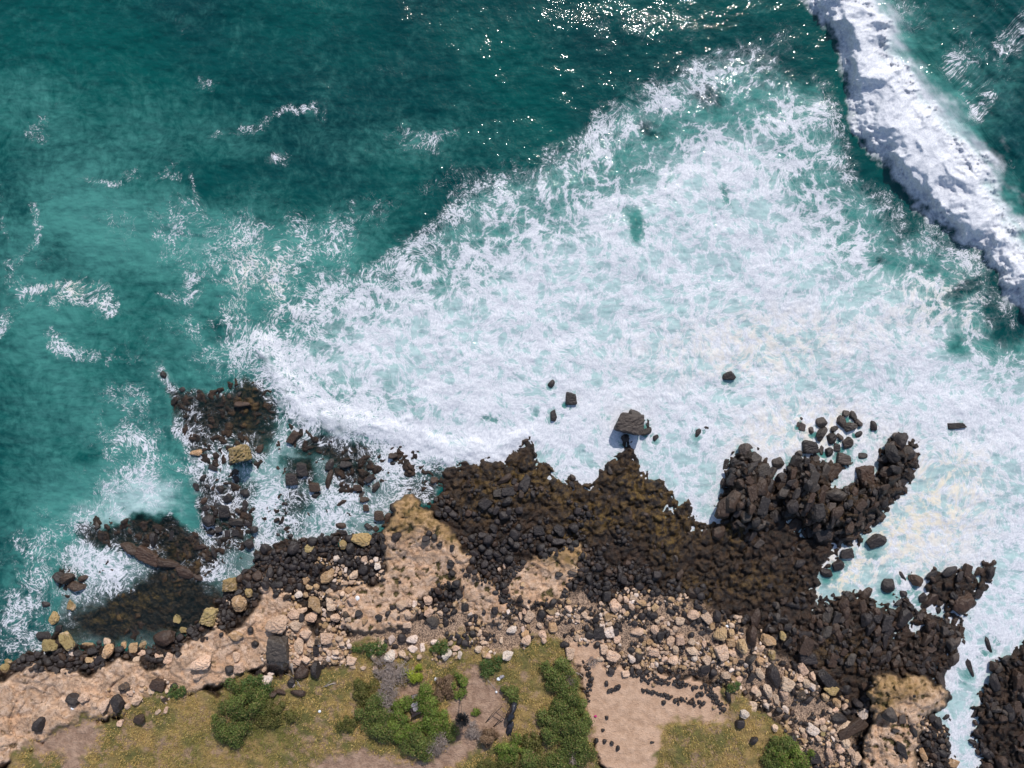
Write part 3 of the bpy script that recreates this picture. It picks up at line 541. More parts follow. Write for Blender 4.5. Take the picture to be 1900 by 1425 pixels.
M_milk = np.minimum(M_milk, 1.0) * (1 - lagw) + (0.74 - 0.3 * aw) * lagw
M_milk = M_milk - (1 - lagw) * Dsum([(.6,(1180,425,14,22,0)),(.5,(1320,180,30,20,20)),(.5,(1350,356,12,14,0)),(.5,(1626,490,14,10,0)),(.6,(1785,650,16,22,0)),(.5,(1770,545,40,16,-30)),(.5,(905,770,20,8,0)),(.25,(400,600,20,24,0)),(.2,(165,850,36,26,0)),(.5,(1210,245,30,14,40))])
M_milk = M_milk - Dsum([(.40,(1620,330,40,90,-25)),(.45,(1560,180,30,60,0)),(.35,(1510,110,60,50,0)),(.40,(1850,560,30,70,-10)),(.35,(1750,570,60,26,-30)),(.3,(1660,400,40,40,0)),(.15,(1180,300,120,30,-25))])  # dark patches; trough water left of the breaker darkened to deepen its shadow
lee = sstep(-55, 0, D_wave) * (1 - sstep(0, 10, D_wave))
M_milk = M_milk + 0.75 * sstep(-55, 0, D_wave) * sstep(-14, 20, (CUU - 1600) - (CVV - 100) * 0.68)
M_opac = np.clip(1 - lagw * (0.55 + 0.42 * aw) + Dsum([(.25,(530,810,36,70,20)),(.50,(490,900,30,60,10)),(.35,(780,860,40,40,0)),(.30,(420,850,30,30,0)),(.45,(190,1040,60,30,0)),(.3,(560,960,120,20,0)),
    (.40,(140,1090,40,60,0)),(.55,(380,700,60,20,0)),(.3,(420,1075,40,20,0))]) * lagw - lagw * Dsum([(.8,(240,1140,150,50,-8)),(.5,(340,1090,70,50,0))]), 0.02, 1)
M_opac = np.where(lagw > 0.5, np.minimum(M_opac, 0.82), M_opac)
M_sandy = Dsum([(.9,(1660,1000,120,70,-20)),(.8,(1760,900,80,70,0)),(.6,(1500,800,120,50,0)),(1,(1480,970,20,20,0)),(.5,(1420,640,200,60,-5)),(.6,(120,530,60,30,0)),(.8,(1560,1080,60,40,0)),(.5,(480,520,80,80,0)),(.4,(1750,560,100,60,0))])

wu_ = axis(-60, 1960, 1.9, -9000, 11000); wv_ = axis(-60, 1440, 1.9, -9000, 9000)
U, V = np.meshgrid(wu_, wv_)
fu = U + 48 * fbm(U, V, 120, 5, 101, 0.6); fv = V + 48 * fbm(U, V, 120, 5, 103, 0.6)
patch = fbm(U, V, 60, 5, 110, 0.6)
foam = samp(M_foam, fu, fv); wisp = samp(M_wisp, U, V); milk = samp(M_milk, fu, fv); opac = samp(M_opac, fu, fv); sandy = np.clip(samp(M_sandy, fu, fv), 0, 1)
lane = fbm(U * 0.42 + V * 0.30, V * 0.90 - U * 0.62, 52, 4, 170) * 0.6 + fbm(U, V, 170, 3, 171) * 0.8
foam = foam + 0.30 * lane * sstep(0.35, 0.5, foam)
foam = foam + patch * (0.40 + 0.16 * wisp) * sstep(0.02, 0.2, foam)
milk = milk + 0.15 * fbm(U, V, 110, 5, 111, 0.6) * sstep(1.0, 0.6, milk)
# water piles up and drains round surf stones; shade painted on their lower left
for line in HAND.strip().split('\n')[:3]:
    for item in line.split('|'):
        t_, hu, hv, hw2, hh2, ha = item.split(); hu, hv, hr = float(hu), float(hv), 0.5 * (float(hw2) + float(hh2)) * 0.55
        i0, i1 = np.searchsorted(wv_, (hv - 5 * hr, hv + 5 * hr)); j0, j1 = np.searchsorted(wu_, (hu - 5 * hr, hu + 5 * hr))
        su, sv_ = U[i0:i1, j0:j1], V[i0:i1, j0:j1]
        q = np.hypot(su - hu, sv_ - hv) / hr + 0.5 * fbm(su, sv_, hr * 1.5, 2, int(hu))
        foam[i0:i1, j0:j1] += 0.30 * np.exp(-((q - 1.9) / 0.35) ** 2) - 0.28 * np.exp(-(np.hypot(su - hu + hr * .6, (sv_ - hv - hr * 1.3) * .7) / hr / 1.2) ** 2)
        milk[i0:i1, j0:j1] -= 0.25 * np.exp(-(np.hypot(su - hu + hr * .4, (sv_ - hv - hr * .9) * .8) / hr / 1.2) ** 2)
# breaking wave and the surge front over the reef
ru = U + 40 * fbm(U, V, 100, 5, 121, 0.6); rv = V + 40 * fbm(U, V, 90, 5, 123, 0.6)
dw = samp(D_wave, ru, rv); ds = samp(D_surge, U + 26 * fbm(U, V, 40, 5, 125), V + 26 * fbm(U, V, 40, 5, 127))
f1, _ = worley(ru, rv, 46, 9); f1b, _ = worley(ru + 99, rv, 20, 10); f1c, _ = worley(U + fbm(U, V, 10, 2, 140) * 6, V, 8.5, 11)
bl = 1 - 2.0 * billow(ru, rv, 80, 2, 146, 0.45)
cauli = 0.68 * np.sqrt(np.clip(1 - f1 ** 2, 0, 1)) + 0.28 * np.sqrt(np.clip(1 - f1b ** 2, 0, 1)) + 0.04 * np.sqrt(np.clip(1 - f1c ** 2, 0, 1))
cauli = 0.5 * cauli + 0.5 * np.clip(bl, -.2, 1)
dw = dw + 30 * (cauli - 0.5) + 16 * fbm(U, V, 16, 4, 147, 0.7) * sstep(30, 0, dw); ds = ds + 14 * (cauli - 0.5)
side = sstep(-20, 40, (U - 1600) - (V - 100) * 0.74)
streak = fbm((U + V) * 0.16, (U - V) * 0.75, 26, 4, 145)
puff = np.maximum(sstep(-16 - 20 * side, 8 + 14 * side, dw + side * 46 * streak), sstep(-4, 26, ds + 26 * fbm(U, V, 24, 5, 128, 0.65)) * 0.85)
swell = 0.34 * fbm(U + V * 0.3, V * 1.5, 240, 2, 130) + 0.16 * fbm(U * 1.1 + V * 0.4, V * 1.3 - U * 0.2, 60, 3, 131)
offs = sstep(0, 120, (U - 1600) - (V - 60) * 0.72)
swell = swell + offs * (0.22 * fbm((U + V) * 0.35, (U - V) * 1.0, 46, 3, 135) + 0.5 * sstep(200, 0, (U - 1650) - (V - 60) * 0.72))
calm = 1 - sstep(-120, -10, samp(D_land, U, V)) * 0.8
calm = calm * (1 - 0.75 * sstep(-30, 10, samp(D_lagoon, U, V)))
Z = swell * calm
hw_ = sstep(-6, 46, dw)
Z = Z + 0.95 * sstep(-2, 56, dw) + sstep(-6, 34, dw) * (0.85 * cauli + 0.25 * fbm(U, V, 80, 2, 141))
Z = Z + sstep(-14, 24, ds) * (0.20 + 0.30 * (cauli - 0.4))
rel = sstep(0.35, 0.9, foam) * (1 - puff)
Z = Z + rel * (0.12 * billow(fu, fv, 34, 3, 150) + 0.03 * fbm(U, V, 9, 2, 151))
Z = Z - 0.02
land = samp(D_land, U, V)
Z = np.where(land > 60, -0.35, Z)
along = (U * 0.80 - V * 0.60); across = (U * 0.60 + V * 0.80)
zo = sstep(-20, 60, (U - 1640) - (V - 60) * 0.72)
a2 = along * (1 - zo * 0.62); U_ = U + zo * ((a2 * 0.80 + across * 0.60) - U); V_ = V + zo * ((-a2 * 0.60 + across * 0.80) - V)
drift = np.stack([(U_ + 24 * fbm(U, V, 140, 2, 161) + 5 * fbm(U, V, 44, 2, 162)) / PXM, (V_ + 24 * fbm(U, V, 140, 2, 163) + 5 * fbm(U, V, 44, 2, 164)) / PXM, np.zeros_like(U)], -1)
ld = samp(D_land, U[:-1, :-1], V[:-1, :-1])
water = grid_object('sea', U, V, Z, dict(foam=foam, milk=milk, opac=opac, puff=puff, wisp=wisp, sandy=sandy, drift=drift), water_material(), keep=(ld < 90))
water['kind'] = 'structure'
# ------------------------------------------------------------------ rocks
def link(name, me, parent=None):
    o = bpy.data.objects.new(name, me); col.objects.link(o)
    if parent: o.parent = parent
    return o
def tag(o, label, cat, group=None):
    o['label'] = label; o['category'] = cat
    if group: o['group'] = group
    return o

ICO = {}
def ico(sub):
    if sub not in ICO:
        bm = bmesh.new(); bmesh.ops.create_icosphere(bm, subdivisions=sub + 1, radius=1.0)
        ICO[sub] = (np.array([v.co[:] for v in bm.verts]), np.array([[v.index for v in f.verts] for f in bm.faces])); bm.free()
    return ICO[sub]
def n3(d, f, seed):
    return (perlin(d[:, 0] * f + 5, d[:, 1] * f + d[:, 2] * 1.7 * f, seed) + perlin(d[:, 2] * f + 9, d[:, 0] * f - d[:, 1] * 1.3 * f, seed + 1)) * 0.5
def rock_shape(seed, sub, kind, blocky=False):
    """unit rock, about 1 m from side to side"""
    r = np.random.default_rng(seed)
    v, f = ico(sub)
    nrm = r.normal(size=({'angular': 11, 'rounded': 16, 'pitted': 13}[kind], 3)); nrm /= np.linalg.norm(nrm, axis=1)[:, None]
    nrm[:, 2] *= 0.8; nrm /= np.linalg.norm(nrm, axis=1)[:, None]
    if blocky:
        q = np.array([(1, 0, 0), (-1, 0, 0), (0, 1, 0), (0, -1, 0), (0, 0, 1), (0, 0, -1.)]) + r.normal(size=(6, 3)) * .16
        nrm = np.concatenate([q / np.linalg.norm(q, axis=1)[:, None], nrm[:4]])
    dist = r.uniform(*{'angular': (0.62, 1.0), 'rounded': (0.72, 1.0), 'pitted': (0.60, 1.0)}[kind], len(nrm))
    if blocky: dist[:6] = r.uniform(.60, .78, 6); dist[6:] = r.uniform(.85, .98, 4)
    dots = v @ nrm.T
    with np.errstate(divide='ignore'):
        t = np.where(dots > 0.05, dist / dots, 9.0)
    k = {'angular': 60.0, 'rounded': 14.0, 'pitted': 24.0}[kind]
    rad = -np.log(np.exp(-k * np.minimum(t, 3)).sum(1) + np.exp(-k * 1.12)) / k
    rad = rad * (1 + {'angular': 0.07, 'rounded': 0.05, 'pitted': 0.14}[kind] * n3(v, 3.1, seed + 50))
    if kind == 'pitted' and sub >= 3: rad = rad - 0.16 * sstep(0.08, 0.35, n3(v, 5.3, seed + 70))
    if kind == 'angular' and sub >= 3: rad = rad - 0.05 * sstep(0.15, 0.3, np.abs(n3(v, 2.3, seed + 90)))
    p = v * rad[:, None]
    p /= np.abs(p[:, :2]).max()
    return p * 0.5, f

def stone_material(name, pale, source):
    s = NT(name)
    if source == 'object':
        info = s.n('ShaderNodeObjectInfo'); base = info.outputs['Color']; rnd = info.outputs['Random']
    else:
        base = s.attr('tone', 'Color'); rnd = 0.5
    P = s.geopos()
    nf = s.noise(P, 7.0, 5, 0.7); nm = s.noise(P, 2.2, 4, 0.6)
    if pale:
        c = s.mix(s.ss(nf, 0.50, 0.72), base, (0.16, 0.095, 0.05))
        c = s.mix(s.math('MULTIPLY', s.ss(nm, 0.5, 0.7), 0.5), c, (0.62, 0.45, 0.33))
        rough, spec, st = 0.9, 0.2, 0.9
    else:
        c = s.mix(s.math('MULTIPLY', s.ss(nf, 0.50, 0.75), 0.6), base, (0.075, 0.055, 0.043))
        c = s.mix(s.math('MULTIPLY', s.ss(nm, 0.5, 0.7), 0.5), c, (0.012, 0.009, 0.008))
        rough, spec, st = 0.5, 0.4, 0.8
    b = s.bump(s.math('ADD', s.math('MULTIPLY', nf, 0.25), s.math('MULTIPLY', nm, 0.3)), st, 0.35)
    return s.done(s.bsdf(c, rough, b, spec))
mat_basalt = stone_material('basalt_stone', False, 'object'); mat_basalt_heap = stone_material('basalt_rubble', False, 'attr')
mat_lime = stone_material('limestone_block', True, 'object'); mat_lime_heap = stone_material('limestone_rubble', True, 'attr')

ROCKS = {}
for kind, mt in (('angular', mat_basalt), ('rounded', mat_basalt), ('pitted', mat_lime)):
    for sub in (2, 3):
        for i in range(12):
            p, f = rock_shape(100 * sub + i * 7 + {'angular': 0, 'rounded': 1000, 'pitted': 2000}[kind], sub, kind, i >= 9)
            me = mesh_arrays(kind + '_stone', p, f, 3, kind == 'rounded'); me.materials.append(mt)
            ROCKS.setdefault((kind, sub), []).append(me)
TONES = {'d': (0.025, 0.019, 0.018), 'b': (0.048, 0.027, 0.017), 'g': (0.060, 0.046, 0.038), 'p': (0.52, 0.37, 0.27), 't': (0.38, 0.25, 0.14), 'o': (0.30, 0.22, 0.10), 'w': (0.60, 0.49, 0.42)}
WORDS = {'d': 'dark', 'b': 'brown', 'g': 'grey', 'p': 'pale', 't': 'tan', 'o': 'olive yellow', 'w': 'whitish'}

LANDMARKS = [(437,845,"the reef's yellow block"),(768,955,'the pointed headland'),(513,1208,'the square black boulder'),(250,1150,'the brown pool'),
 (1385,900,'the small basalt head'),(1580,930,'the forked basalt head'),(1176,785,'the lone surf stack'),(1010,1070,'the pitted flat'),(1170,1340,'the sand patch'),
 (915,1325,'the wooden frame'),(770,1300,'the armchair'),(1680,1330,'the pocked knoll'),(880,1262,'the dirt path'),(572,1245,'the split boulder'),(215,1265,'the pale ledge'),
 (1860,1300,"the channel's far reef"),(665,1035,'the olive hump'),(310,700,'the reef corner'),(1580,1353,'the brown slab'),(1060,745,'the twin surf rocks'),
 (1215,1290,'the stone rows'),(1767,1095,'the foam islet'),(603,1150,'the cracked shelf'),(1360,1160,'the white litter'),(1100,1205,'the sandy gap'),(940,1000,'the cobble bank'),
 (1470,1215,'the shaded rocks'),(410,960,'the reef shallows')]
def landmark(u, v):
    best = None
    for (a, b, n) in LANDMARKS:
        d = math.hypot(u - a, v - b)
        if d > 9 and (best is None or d < best[0]): best = (d, a, b, n)
    d, a, b, n = best
    ang = math.degrees(math.atan2(b - v, u - a)) % 360
    w = ['right of', 'above right of', 'above', 'above left of', 'left of', 'below left of', 'below', 'below right of'][int((ang + 22.5) // 45) % 8]
    return ('just ' if d < 32 else 'far ' if d > 85 else '') + w, n
pending = []
taken = []
def put_rock(u, v, w, h, ang, tone, name='boulder', shape=None, lift=0.30, tall=0.75, hand=True, label=None, group=None, block=False):
    kind = 'pitted' if tone in 'ptow' else ('angular' if (tone != 'd' or max(w, h) > 20 or hand and rng.random() < .5) else 'rounded')
    if shape: kind = shape
    sub = 3 if max(w, h) >= 13 else 2
    me = ROCKS[(kind, sub)][int(rng.integers(11)) if not block else 9 + int(rng.integers(3))]
    g = float(gz(u, v)); g = max(g, -0.25)
    H = tall * min(w, h) / PXM
    z = g + lift * H
    if name == 'boulder': name = 'limestone_boulder' if tone in 'ptow' else 'lava_boulder'
    o = link(name, me)
    top = z + 0.3 * H
    c = pos(u, v, top); o.location = (c.x, c.y, z)
    k = (CAM_H - top) / CAM_H / PXM
    o.scale = (w * k * 1.06, h * k * 1.06, H * 1.1)
    o.rotation_euler = (0, 0, math.radians(-ang))
    t = np.array(TONES[tone]) * rng.uniform(0.78, 1.2); t[0] *= rng.uniform(0.95, 1.06)
    o.color = (*t, 1)
    taken.append((u, v, max(w, h) * 0.5))
    if hand:
        o['category'] = name
        pending.append((o, u, v, w, h, tone, kind, label, group))
    return o

for line in HAND.strip().split('\n'):
    for item in line.split('|'):
        t, u, v, w, h, a = item.split()
        put_rock(float(u), float(v), float(w), float(h), float(a), t)
put_rock(437, 845, 42, 36, -8, 'o', shape='pitted', block=True, lift=0.8, tall=1.1, label='large yellow limestone block standing on the dark reef with a blue shadow')
put_rock(513, 1208, 44, 50, 8, 'g', shape='angular', block=True, tall=0.8, label='largest square black basalt boulder at the edge of the limestone ledge')
for q_ in ((242,1021,46,22,18),(272,1033,50,28,26),(306,1046,52,24,20),(338,1060,48,24,25),(368,1071,32,18,10)): put_rock(*q_, 'b', shape='angular', lift=0.0, tall=0.8)
put_rock(559, 1247, 26, 38, 25, 'b', shape='angular', tall=0.9, label='dark brown split boulder beside the driftwood, its paler half')
put_rock(583, 1245, 26, 32, -25, 'd', shape='angular', tall=0.9, label='darker half of the split boulder above the dry grass')
put_rock(1172, 786, 54, 42, 15, 'g', shape='angular', lift=0.5, tall=1.0, label='biggest lone basalt stack in the white surf, broad ridged top')
put_rock(1180, 772, 22, 28, -25, 'g', shape='angular', lift=0.6, tall=1.0, label='ridged spur on the seaward side of the lone basalt stack')
put_rock(1198, 801, 22, 16, -20, 'd', shape='angular', lift=0.5, tall=1.0, label='low dark shoulder at the inland foot of the lone basalt stack')
for o, u, v, w, h, t, kd, lb, gp in pending: o['category'] = o.name.split('.')[0]
COUNT = dict(dark=sum(1 for p in pending if p[5] in 'dbg'), pale=sum(1 for p in pending if p[5] not in 'dbg'))

# scattered stones: sizes fall off, big ones first; the largest stay single things, the small ones are one heap each
def inside(m, u, v): return float(samp(m, np.array([u]), np.array([v]))[0])
S_dark = [([(853,990),(1000,980),(1100,1030),(1200,1050),(1330,1120),(1400,1170),(1480,1210),(1530,1290),(1600,1320),(1600,1440),(1490,1440),(1450,1340),(1390,1290),(1340,1268),(1290,1275),(1210,1255),(1130,1240),(1085,1225),(1062,1180),(990,1185),(900,1200),(800,1180),(755,1120),(810,1090),(838,1060),(868,1040)],0.89),
 ([(830,900),(1000,900),(1150,980),(1230,1060),(1100,1030),(1000,980),(853,990),(800,945)],0.32),
 ([(0,1228),(100,1205),(160,1200),(300,1200),(380,1150),(430,1090),(470,1040),(560,1000),(710,980),(712,1075),(640,1100),(560,1115),(480,1085),(470,1130),(420,1165),(330,1200),(300,1240),(220,1215),(170,1250),(30,1245)],0.95),
 ([(545,1090),(640,1095),(690,1080),(640,1120),(640,1170),(640,1235),(480,1230),(540,1180),(530,1120)],0.45),
 ([(640,1170),(800,1170),(880,1195),(850,1230),(700,1215)],0.12),
 ([(1530,1290),(1620,1250),(1612,1310),(1620,1345),(1600,1370),(1600,1320)],0.8),
 ([(1705,1330),(1760,1330),(1770,1440),(1700,1440)],0.9)]
S_reef = [(HEAD_A,1.0),(HEAD_B,1.0),(REEF_ISLE,0.7),(REEF_STREAK,.7),
 ([(1420,1120),(1520,1095),(1600,1095),(1700,1110),(1797,1150),(1790,1190),(1750,1260),(1640,1248),(1610,1260),(1600,1330),(1540,1290),(1480,1205),(1380,1160)],0.8),
 ([(1880,1200),(2000,1170),(2000,1440),(1812,1440),(1805,1340),(1837,1250)],0.7),
 ([(830,850),(990,830),(1040,890),(1160,850),(1240,920),(1330,980),(1520,1020),(1500,1100),(1330,1110),(1100,1010),(1000,960),(830,920)],0.15),
 ([(355,860),(480,860),(480,1010),(400,1010),(370,960)],0.35),([(480,790),(820,860),(800,930),(700,980),(480,1010)],0.10),([(330,730),(510,720),(500,860),(370,850)],0.10),([(150,955),(370,985),(380,1080),(240,1040)],0.22)]
S_pale = [([(960,1130),(1060,1120),(1200,1090),(1320,1130),(1420,1175),(1520,1250),(1600,1330),(1600,1440),(1500,1440),(1450,1340),(1390,1290),(1300,1265),(1100,1230),(1060,1180),(960,1190)],0.48),
 ([(545,1090),(640,1095),(690,1080),(640,1120),(660,1180),(640,1235),(480,1230),(520,1180),(530,1120)],0.8),
 ([(640,1180),(800,1175),(1000,1170),(960,1210),(850,1230),(700,1220)],0.25),
 ([(740,1100),(960,1120),(960,1180),(800,1180)],0.30),([(130,1210),(300,1200),(300,1240),(200,1240)],0.3),([(340,1150),(470,1090),(460,1140),(400,1170)],0.25),([(560,1040),(710,1030),(700,1080),(600,1100)],0.35),
 ([(180,1280),(330,1260),(330,1310),(180,1330)],0.12),([(1705,1340),(1760,1340),(1760,1440),(1700,1440)],0.3)]
rows = [([(1088,1238),(1094,1262),(1088,1284),(1092,1302)],6),([(1172,1250),(1205,1262),(1245,1268),(1290,1276),(1302,1290)],7),([(1130,1282),(1150,1276)],6),([(1190,1282),(1215,1285),(1245,1294)],6),([(1254,1304),(1275,1300),(1306,1306)],7),([(1305,1268),(1320,1290),(1345,1320)],9),([(1640,1238),(1600,1240)],4),([(1360,1270),(1340,1262),(1320,1275)],8)]
occ = np.zeros((760, 1000), bool)      # 2.5 px cells
def occ_try(u, v, r, mark=True, tol=0.3):
    cx, cy, cr = u / 2.5, v / 2.5, max(r / 2.5, 0.8)
    x0, x1, y0, y1 = int(cx - cr), int(cx + cr) + 1, int(cy - cr), int(cy + cr) + 1
    if x0 < 0 or y0 < 0 or x1 >= 999 or y1 >= 759: return not mark or r < 12 and (x0 < 0 or x1 >= 999 or y1 >= 759)
    yy, xx = np.ogrid[y0:y1, x0:x1]
    m = (xx - cx) ** 2 + (yy - cy) ** 2 <= cr * cr
    sub = occ[y0:y1, x0:x1]
    if mark and m.sum() and (sub & m).sum() > tol * m.sum(): return False
    sub |= m
    return True
for (u, v, r) in taken: occ_try(u, v, r * 0.9, mark=False)
def poly_bbox(p): a = np.array(p); return a.min(0), a.max(0)
def scatter(zones, sizes, tol, skip):
    out = []
    maps = [(sdf(p), d, poly_bbox(p)) for p, d in zones]
    for size, n_per in sizes:
        for m, dens, (lo, hi) in maps:
            area = (hi[0] - lo[0]) * (hi[1] - lo[1])
            n = int(area / (size * size) * n_per * dens)
            us = rng.uniform(lo[0], hi[0], n); vs = rng.uniform(lo[1], hi[1], n)
            s = samp(m, us, vs); clump = perlin(us / 46.0, vs / 46.0, 77) + 0.5 * perlin(us / 17.0, vs / 17.0, 78)
            ok = (s + 14 * perlin(us / 20.0, vs / 20.0, 79) > 0) & (clump > (0.30 - 0.62 * min(dens, 1.0)) * (1 if dens < .9 else 0.0) - (0.9 if dens >= .9 else 0.0))
            for b in skip:
                ok &= samp(b, us, vs) < 2 + rng.uniform(-6, 8, n)
            for u, v in zip(us[ok], vs[ok]):
                w = size * rng.uniform(0.75, 1.35); h = w * rng.uniform(0.55, 1.0)
                if occ_try(u, v, h * 0.46, True, tol): out.append((u, v, w, h, rng.uniform(0, 180)))
    return out
flat_skip = [D_sand, np.minimum(D_lime_m, D_lime_m) - 0, D_lime_h - 10]
pale_sc = scatter(S_pale, [(24, .3), (16, .9), (12, 1.4), (9, 2.0), (6.5, 2.4), (5, 1.5)], 0.25, [D_sand, D_lime_h - 16, D_lime_m - 8])
dark_sc = scatter(S_dark, [(19, .30), (14, 1.2), (11, 2.6), (8, 3.4), (6, 3.6)], 0.28, [D_sand, D_lime_h - 4, D_lime_m - 4])
reef_sc = scatter(S_reef, [(36, .4), (25, .9), (17, 1.3), (11, 1.3)], 0.55, [D_lime_e, D_sand])
reef_sc = [(u, v, w * 1.1, h * 0.85, rng.normal(118, 22)) for (u, v, w, h, a) in reef_sc]
dark_sc = [t for t in dark_sc if inside(D_limes, t[0], t[1]) < 0 or rng.random() < .60]
reef_sc = scatter([(HEAD_A, 1.0), (HEAD_B, 1.0)], [(52, .5)], 0.5, []) + reef_sc
for path, wd in rows:
    for i in range(len(path) - 1):
        (a, b), (c, d) = path[i], path[i + 1]
        L = math.hypot(c - a, d - b)
        for k in range(int(L * wd / 11)):
            t = rng.random(); q = rng.uniform(4.5, 9)
            dark_sc.append((a + (c - a) * t + rng.normal() * wd * .42, b + (d - b) * t + rng.normal() * wd * .42, q, q * rng.uniform(.6, 1), rng.uniform(0, 180)))
for k in range(70):      # strays on sand, flats and grass edge
    u, v = rng.uniform(560, 1700), rng.uniform(1060, 1330)
    if inside(D_lime, u, v) > 3 or inside(D_sand, u, v) > 3: (dark_sc if rng.random() < .6 else pale_sc).append((u, v, *(2 * [rng.uniform(4, 9)]), 0))

zone_seen = {}
def scatter_build(items, kindname, tones, limit, heap_name, mat, shape_of, word):
    items = sorted(items, key=lambda t: -(t[2] * t[3]) * (1.0 if -10 < t[0] < 1910 and t[1] < 1430 else 0.01))
    singles, rest = items[:limit], items[limit:]
    for (u, v, w, h, a) in singles:
        t = tones[int(rng.integers(len(tones)))]
        kd = shape_of(u, v)
        o = put_rock(u, v, w, h, a, t, kindname, kd, 0.10 if kindname == 'reef_block' else 0.28, 0.8, hand=False)
        o['category'] = kindname
        pending.append((o, u, v, w, h, t, kd, None, None))
    # the rest: one heap of real low stones
    n = len(rest)
    arr = np.array(rest); N1 = []
    for kd in ('angular', 'rounded', 'pitted'):
        N1.append([rock_shape(5000 + 31 * i, 1, kd)[0] for i in range(12)])
    f = ico(1)[1]; nv = 42
    co = np.zeros((n, nv, 3)); tone = np.zeros((n, 3))
    G = np.maximum(gz(arr[:, 0], arr[:, 1]), -0.25)
    for i in range(n):
        u, v, w, h, a = arr[i]
        kd = {'angular': 0, 'rounded': 1, 'pitted': 2}[shape_of(u, v)]
        p = N1[kd][int(rng.integers(12))]
        th = rng.uniform(0, 6.28); c, s_ = math.cos(th), math.sin(th)
        H = 0.75 * h / PXM; z = G[i] + (0.1 if heap_name == 'reef_rubble' else 0.28) * H
        k = (CAM_H - z - .3 * H) / CAM_H / PXM
        q = np.stack([(p[:, 0] * c - p[:, 1] * s_) * w * k * 1.06, (p[:, 0] * s_ + p[:, 1] * c) * h * k * 1.06, p[:, 2] * H * 1.2], 1)
        a2 = math.radians(a); c, s_ = math.cos(a2), math.sin(a2)
        co[i, :, 0] = q[:, 0] * c - q[:, 1] * s_ + (u - 950) * k; co[i, :, 1] = q[:, 0] * s_ + q[:, 1] * c + (712.5 - v) * k; co[i, :, 2] = q[:, 2] + z
        t = tones[int(rng.integers(len(tones)))]; tone[i] = np.array(TONES[t]) * rng.uniform(.7, 1.2)
    faces = (f[None] + (np.arange(n) * nv)[:, None, None]).reshape(-1, 3)
    me = mesh_arrays(heap_name, co.reshape(-1, 3), faces, 3, False)
    at = me.color_attributes.new('tone', 'FLOAT_COLOR', 'POINT')
    at.data.foreach_set('color', np.concatenate([np.repeat(tone, nv, 0), np.ones((n * nv, 1))], 1).astype(np.float32).reshape(-1))
    me.materials.append(mat)
    o = link(heap_name, me); o['kind'] = 'stuff'
    return len(singles), n
is_reef = lambda u, v: 'angular'
cob = lambda u, v: 'rounded' if (v < 1250 and u < 1330) else ('angular' if rng.random() < .5 else 'rounded')
print('pale', COUNT['pale'], scatter_build(pale_sc, 'limestone_boulder', 'pptptgw', max(0, 292 - COUNT['pale']), 'limestone_rubble', mat_lime_heap, lambda u, v: 'pitted', 'pale limestone'))
print('dark', COUNT['dark'], scatter_build(dark_sc, 'lava_cobble', 'dddddb', 292, 'lava_rubble', mat_basalt_heap, cob, 'dark lava'))
print('reef', scatter_build(reef_sc, 'reef_block', 'dbdbg', 292, 'reef_rubble', mat_basalt_heap, is_reef, 'wet basalt'))

# labels: look first, then the landmark beside it, then the place among its equals
from collections import defaultdict
buckets = defaultdict(list)
for (o, u, v, w, h, tone, kind, label, group) in pending:
    if label: o['label'] = label; continue
    s_ = max(w, h); r_ = s_ / min(w, h)
    size = 'tiny' if s_ < 10 else 'small' if s_ < 15 else 'medium' if s_ < 21 else 'large' if s_ < 32 else 'huge'
    shp = 'elongated' if r_ > 1.5 else {'angular': 'angular', 'rounded': 'rounded', 'pitted': 'rough'}[kind]
    rel, ln = landmark(u, v)
    noun = {'reef_block': 'block', 'lava_cobble': 'cobble'}.get(o['category'], 'boulder')
    buckets[(size, WORDS[tone], shp, noun, rel, ln)].append((o, u, v))
ORD = ['', 'second', 'third', 'fourth', 'fifth', 'sixth', 'seventh', 'eighth', 'ninth', 'tenth', 'eleventh', 'twelfth']
for (size, tw, shp, noun, rel, ln), L in buckets.items():
    L.sort(key=lambda t: t[1])
    for i, (o, u, v) in enumerate(L):
        base = f"{size} {tw} {shp} {noun} {rel} {ln}"
        if len(L) == 1: o['label'] = base
        elif len(L) == 2: o['label'] = f"{'left' if i == 0 else 'right'} {base}"
        elif len(L) <= 12: o['label'] = f"{base}, {'leftmost' if i == 0 else 'rightmost' if i == len(L) - 1 else ORD[i] + ' from left'}"
        else: o['label'] = base
    if len(L) > 1:
        for o, u, v in L: o['group'] = f"{size} {tw} {shp} {noun}s {rel} {ln}"
for o in bpy.data.objects:
    if o.get('category') in ('lava_cobble', 'reef_block', 'limestone_boulder', 'lava_boulder'):
        o['category'] = {'lava_cobble': 'cobble', 'reef_block': 'rock', 'limestone_boulder': 'limestone boulder', 'lava_boulder': 'lava boulder'}[o['category']]
# ------------------------------------------------------------------ plants
def leaf_material(name, rough=0.6):
    s = NT(name)
    c = s.attr('tone', 'Color')
    d = s.bsdf(c, rough, None, 0.25)
    tr = s.n('ShaderNodeBsdfTranslucent'); s.put(tr.inputs[0], c)
    mx = s.n('ShaderNodeMixShader'); mx.inputs[0].default_value = 0.25
    s.t.links.new(d, mx.inputs[1]); s.t.links.new(tr.outputs[0], mx.inputs[2])
    return s.done(mx.outputs[0])
mat_leaf = leaf_material('leaf'); mat_grass = leaf_material('grass_blade')
def wood_material(name, a, b):
    s = NT(name); P = s.objpos()
    n = s.noise(s.vm('MULTIPLY', P, (1, 1, 1)), 9, 5, 0.6)
    return s.done(s.bsdf(s.mix(n, a, b), 0.85, s.bump(n, 0.5, 0.05), 0.2))
mat_wood = wood_material('bark', (0.06, 0.04, 0.03), (0.16, 0.12, 0.09))
mat_drift = wood_material('driftwood', (0.22, 0.18, 0.15), (0.42, 0.36, 0.32))
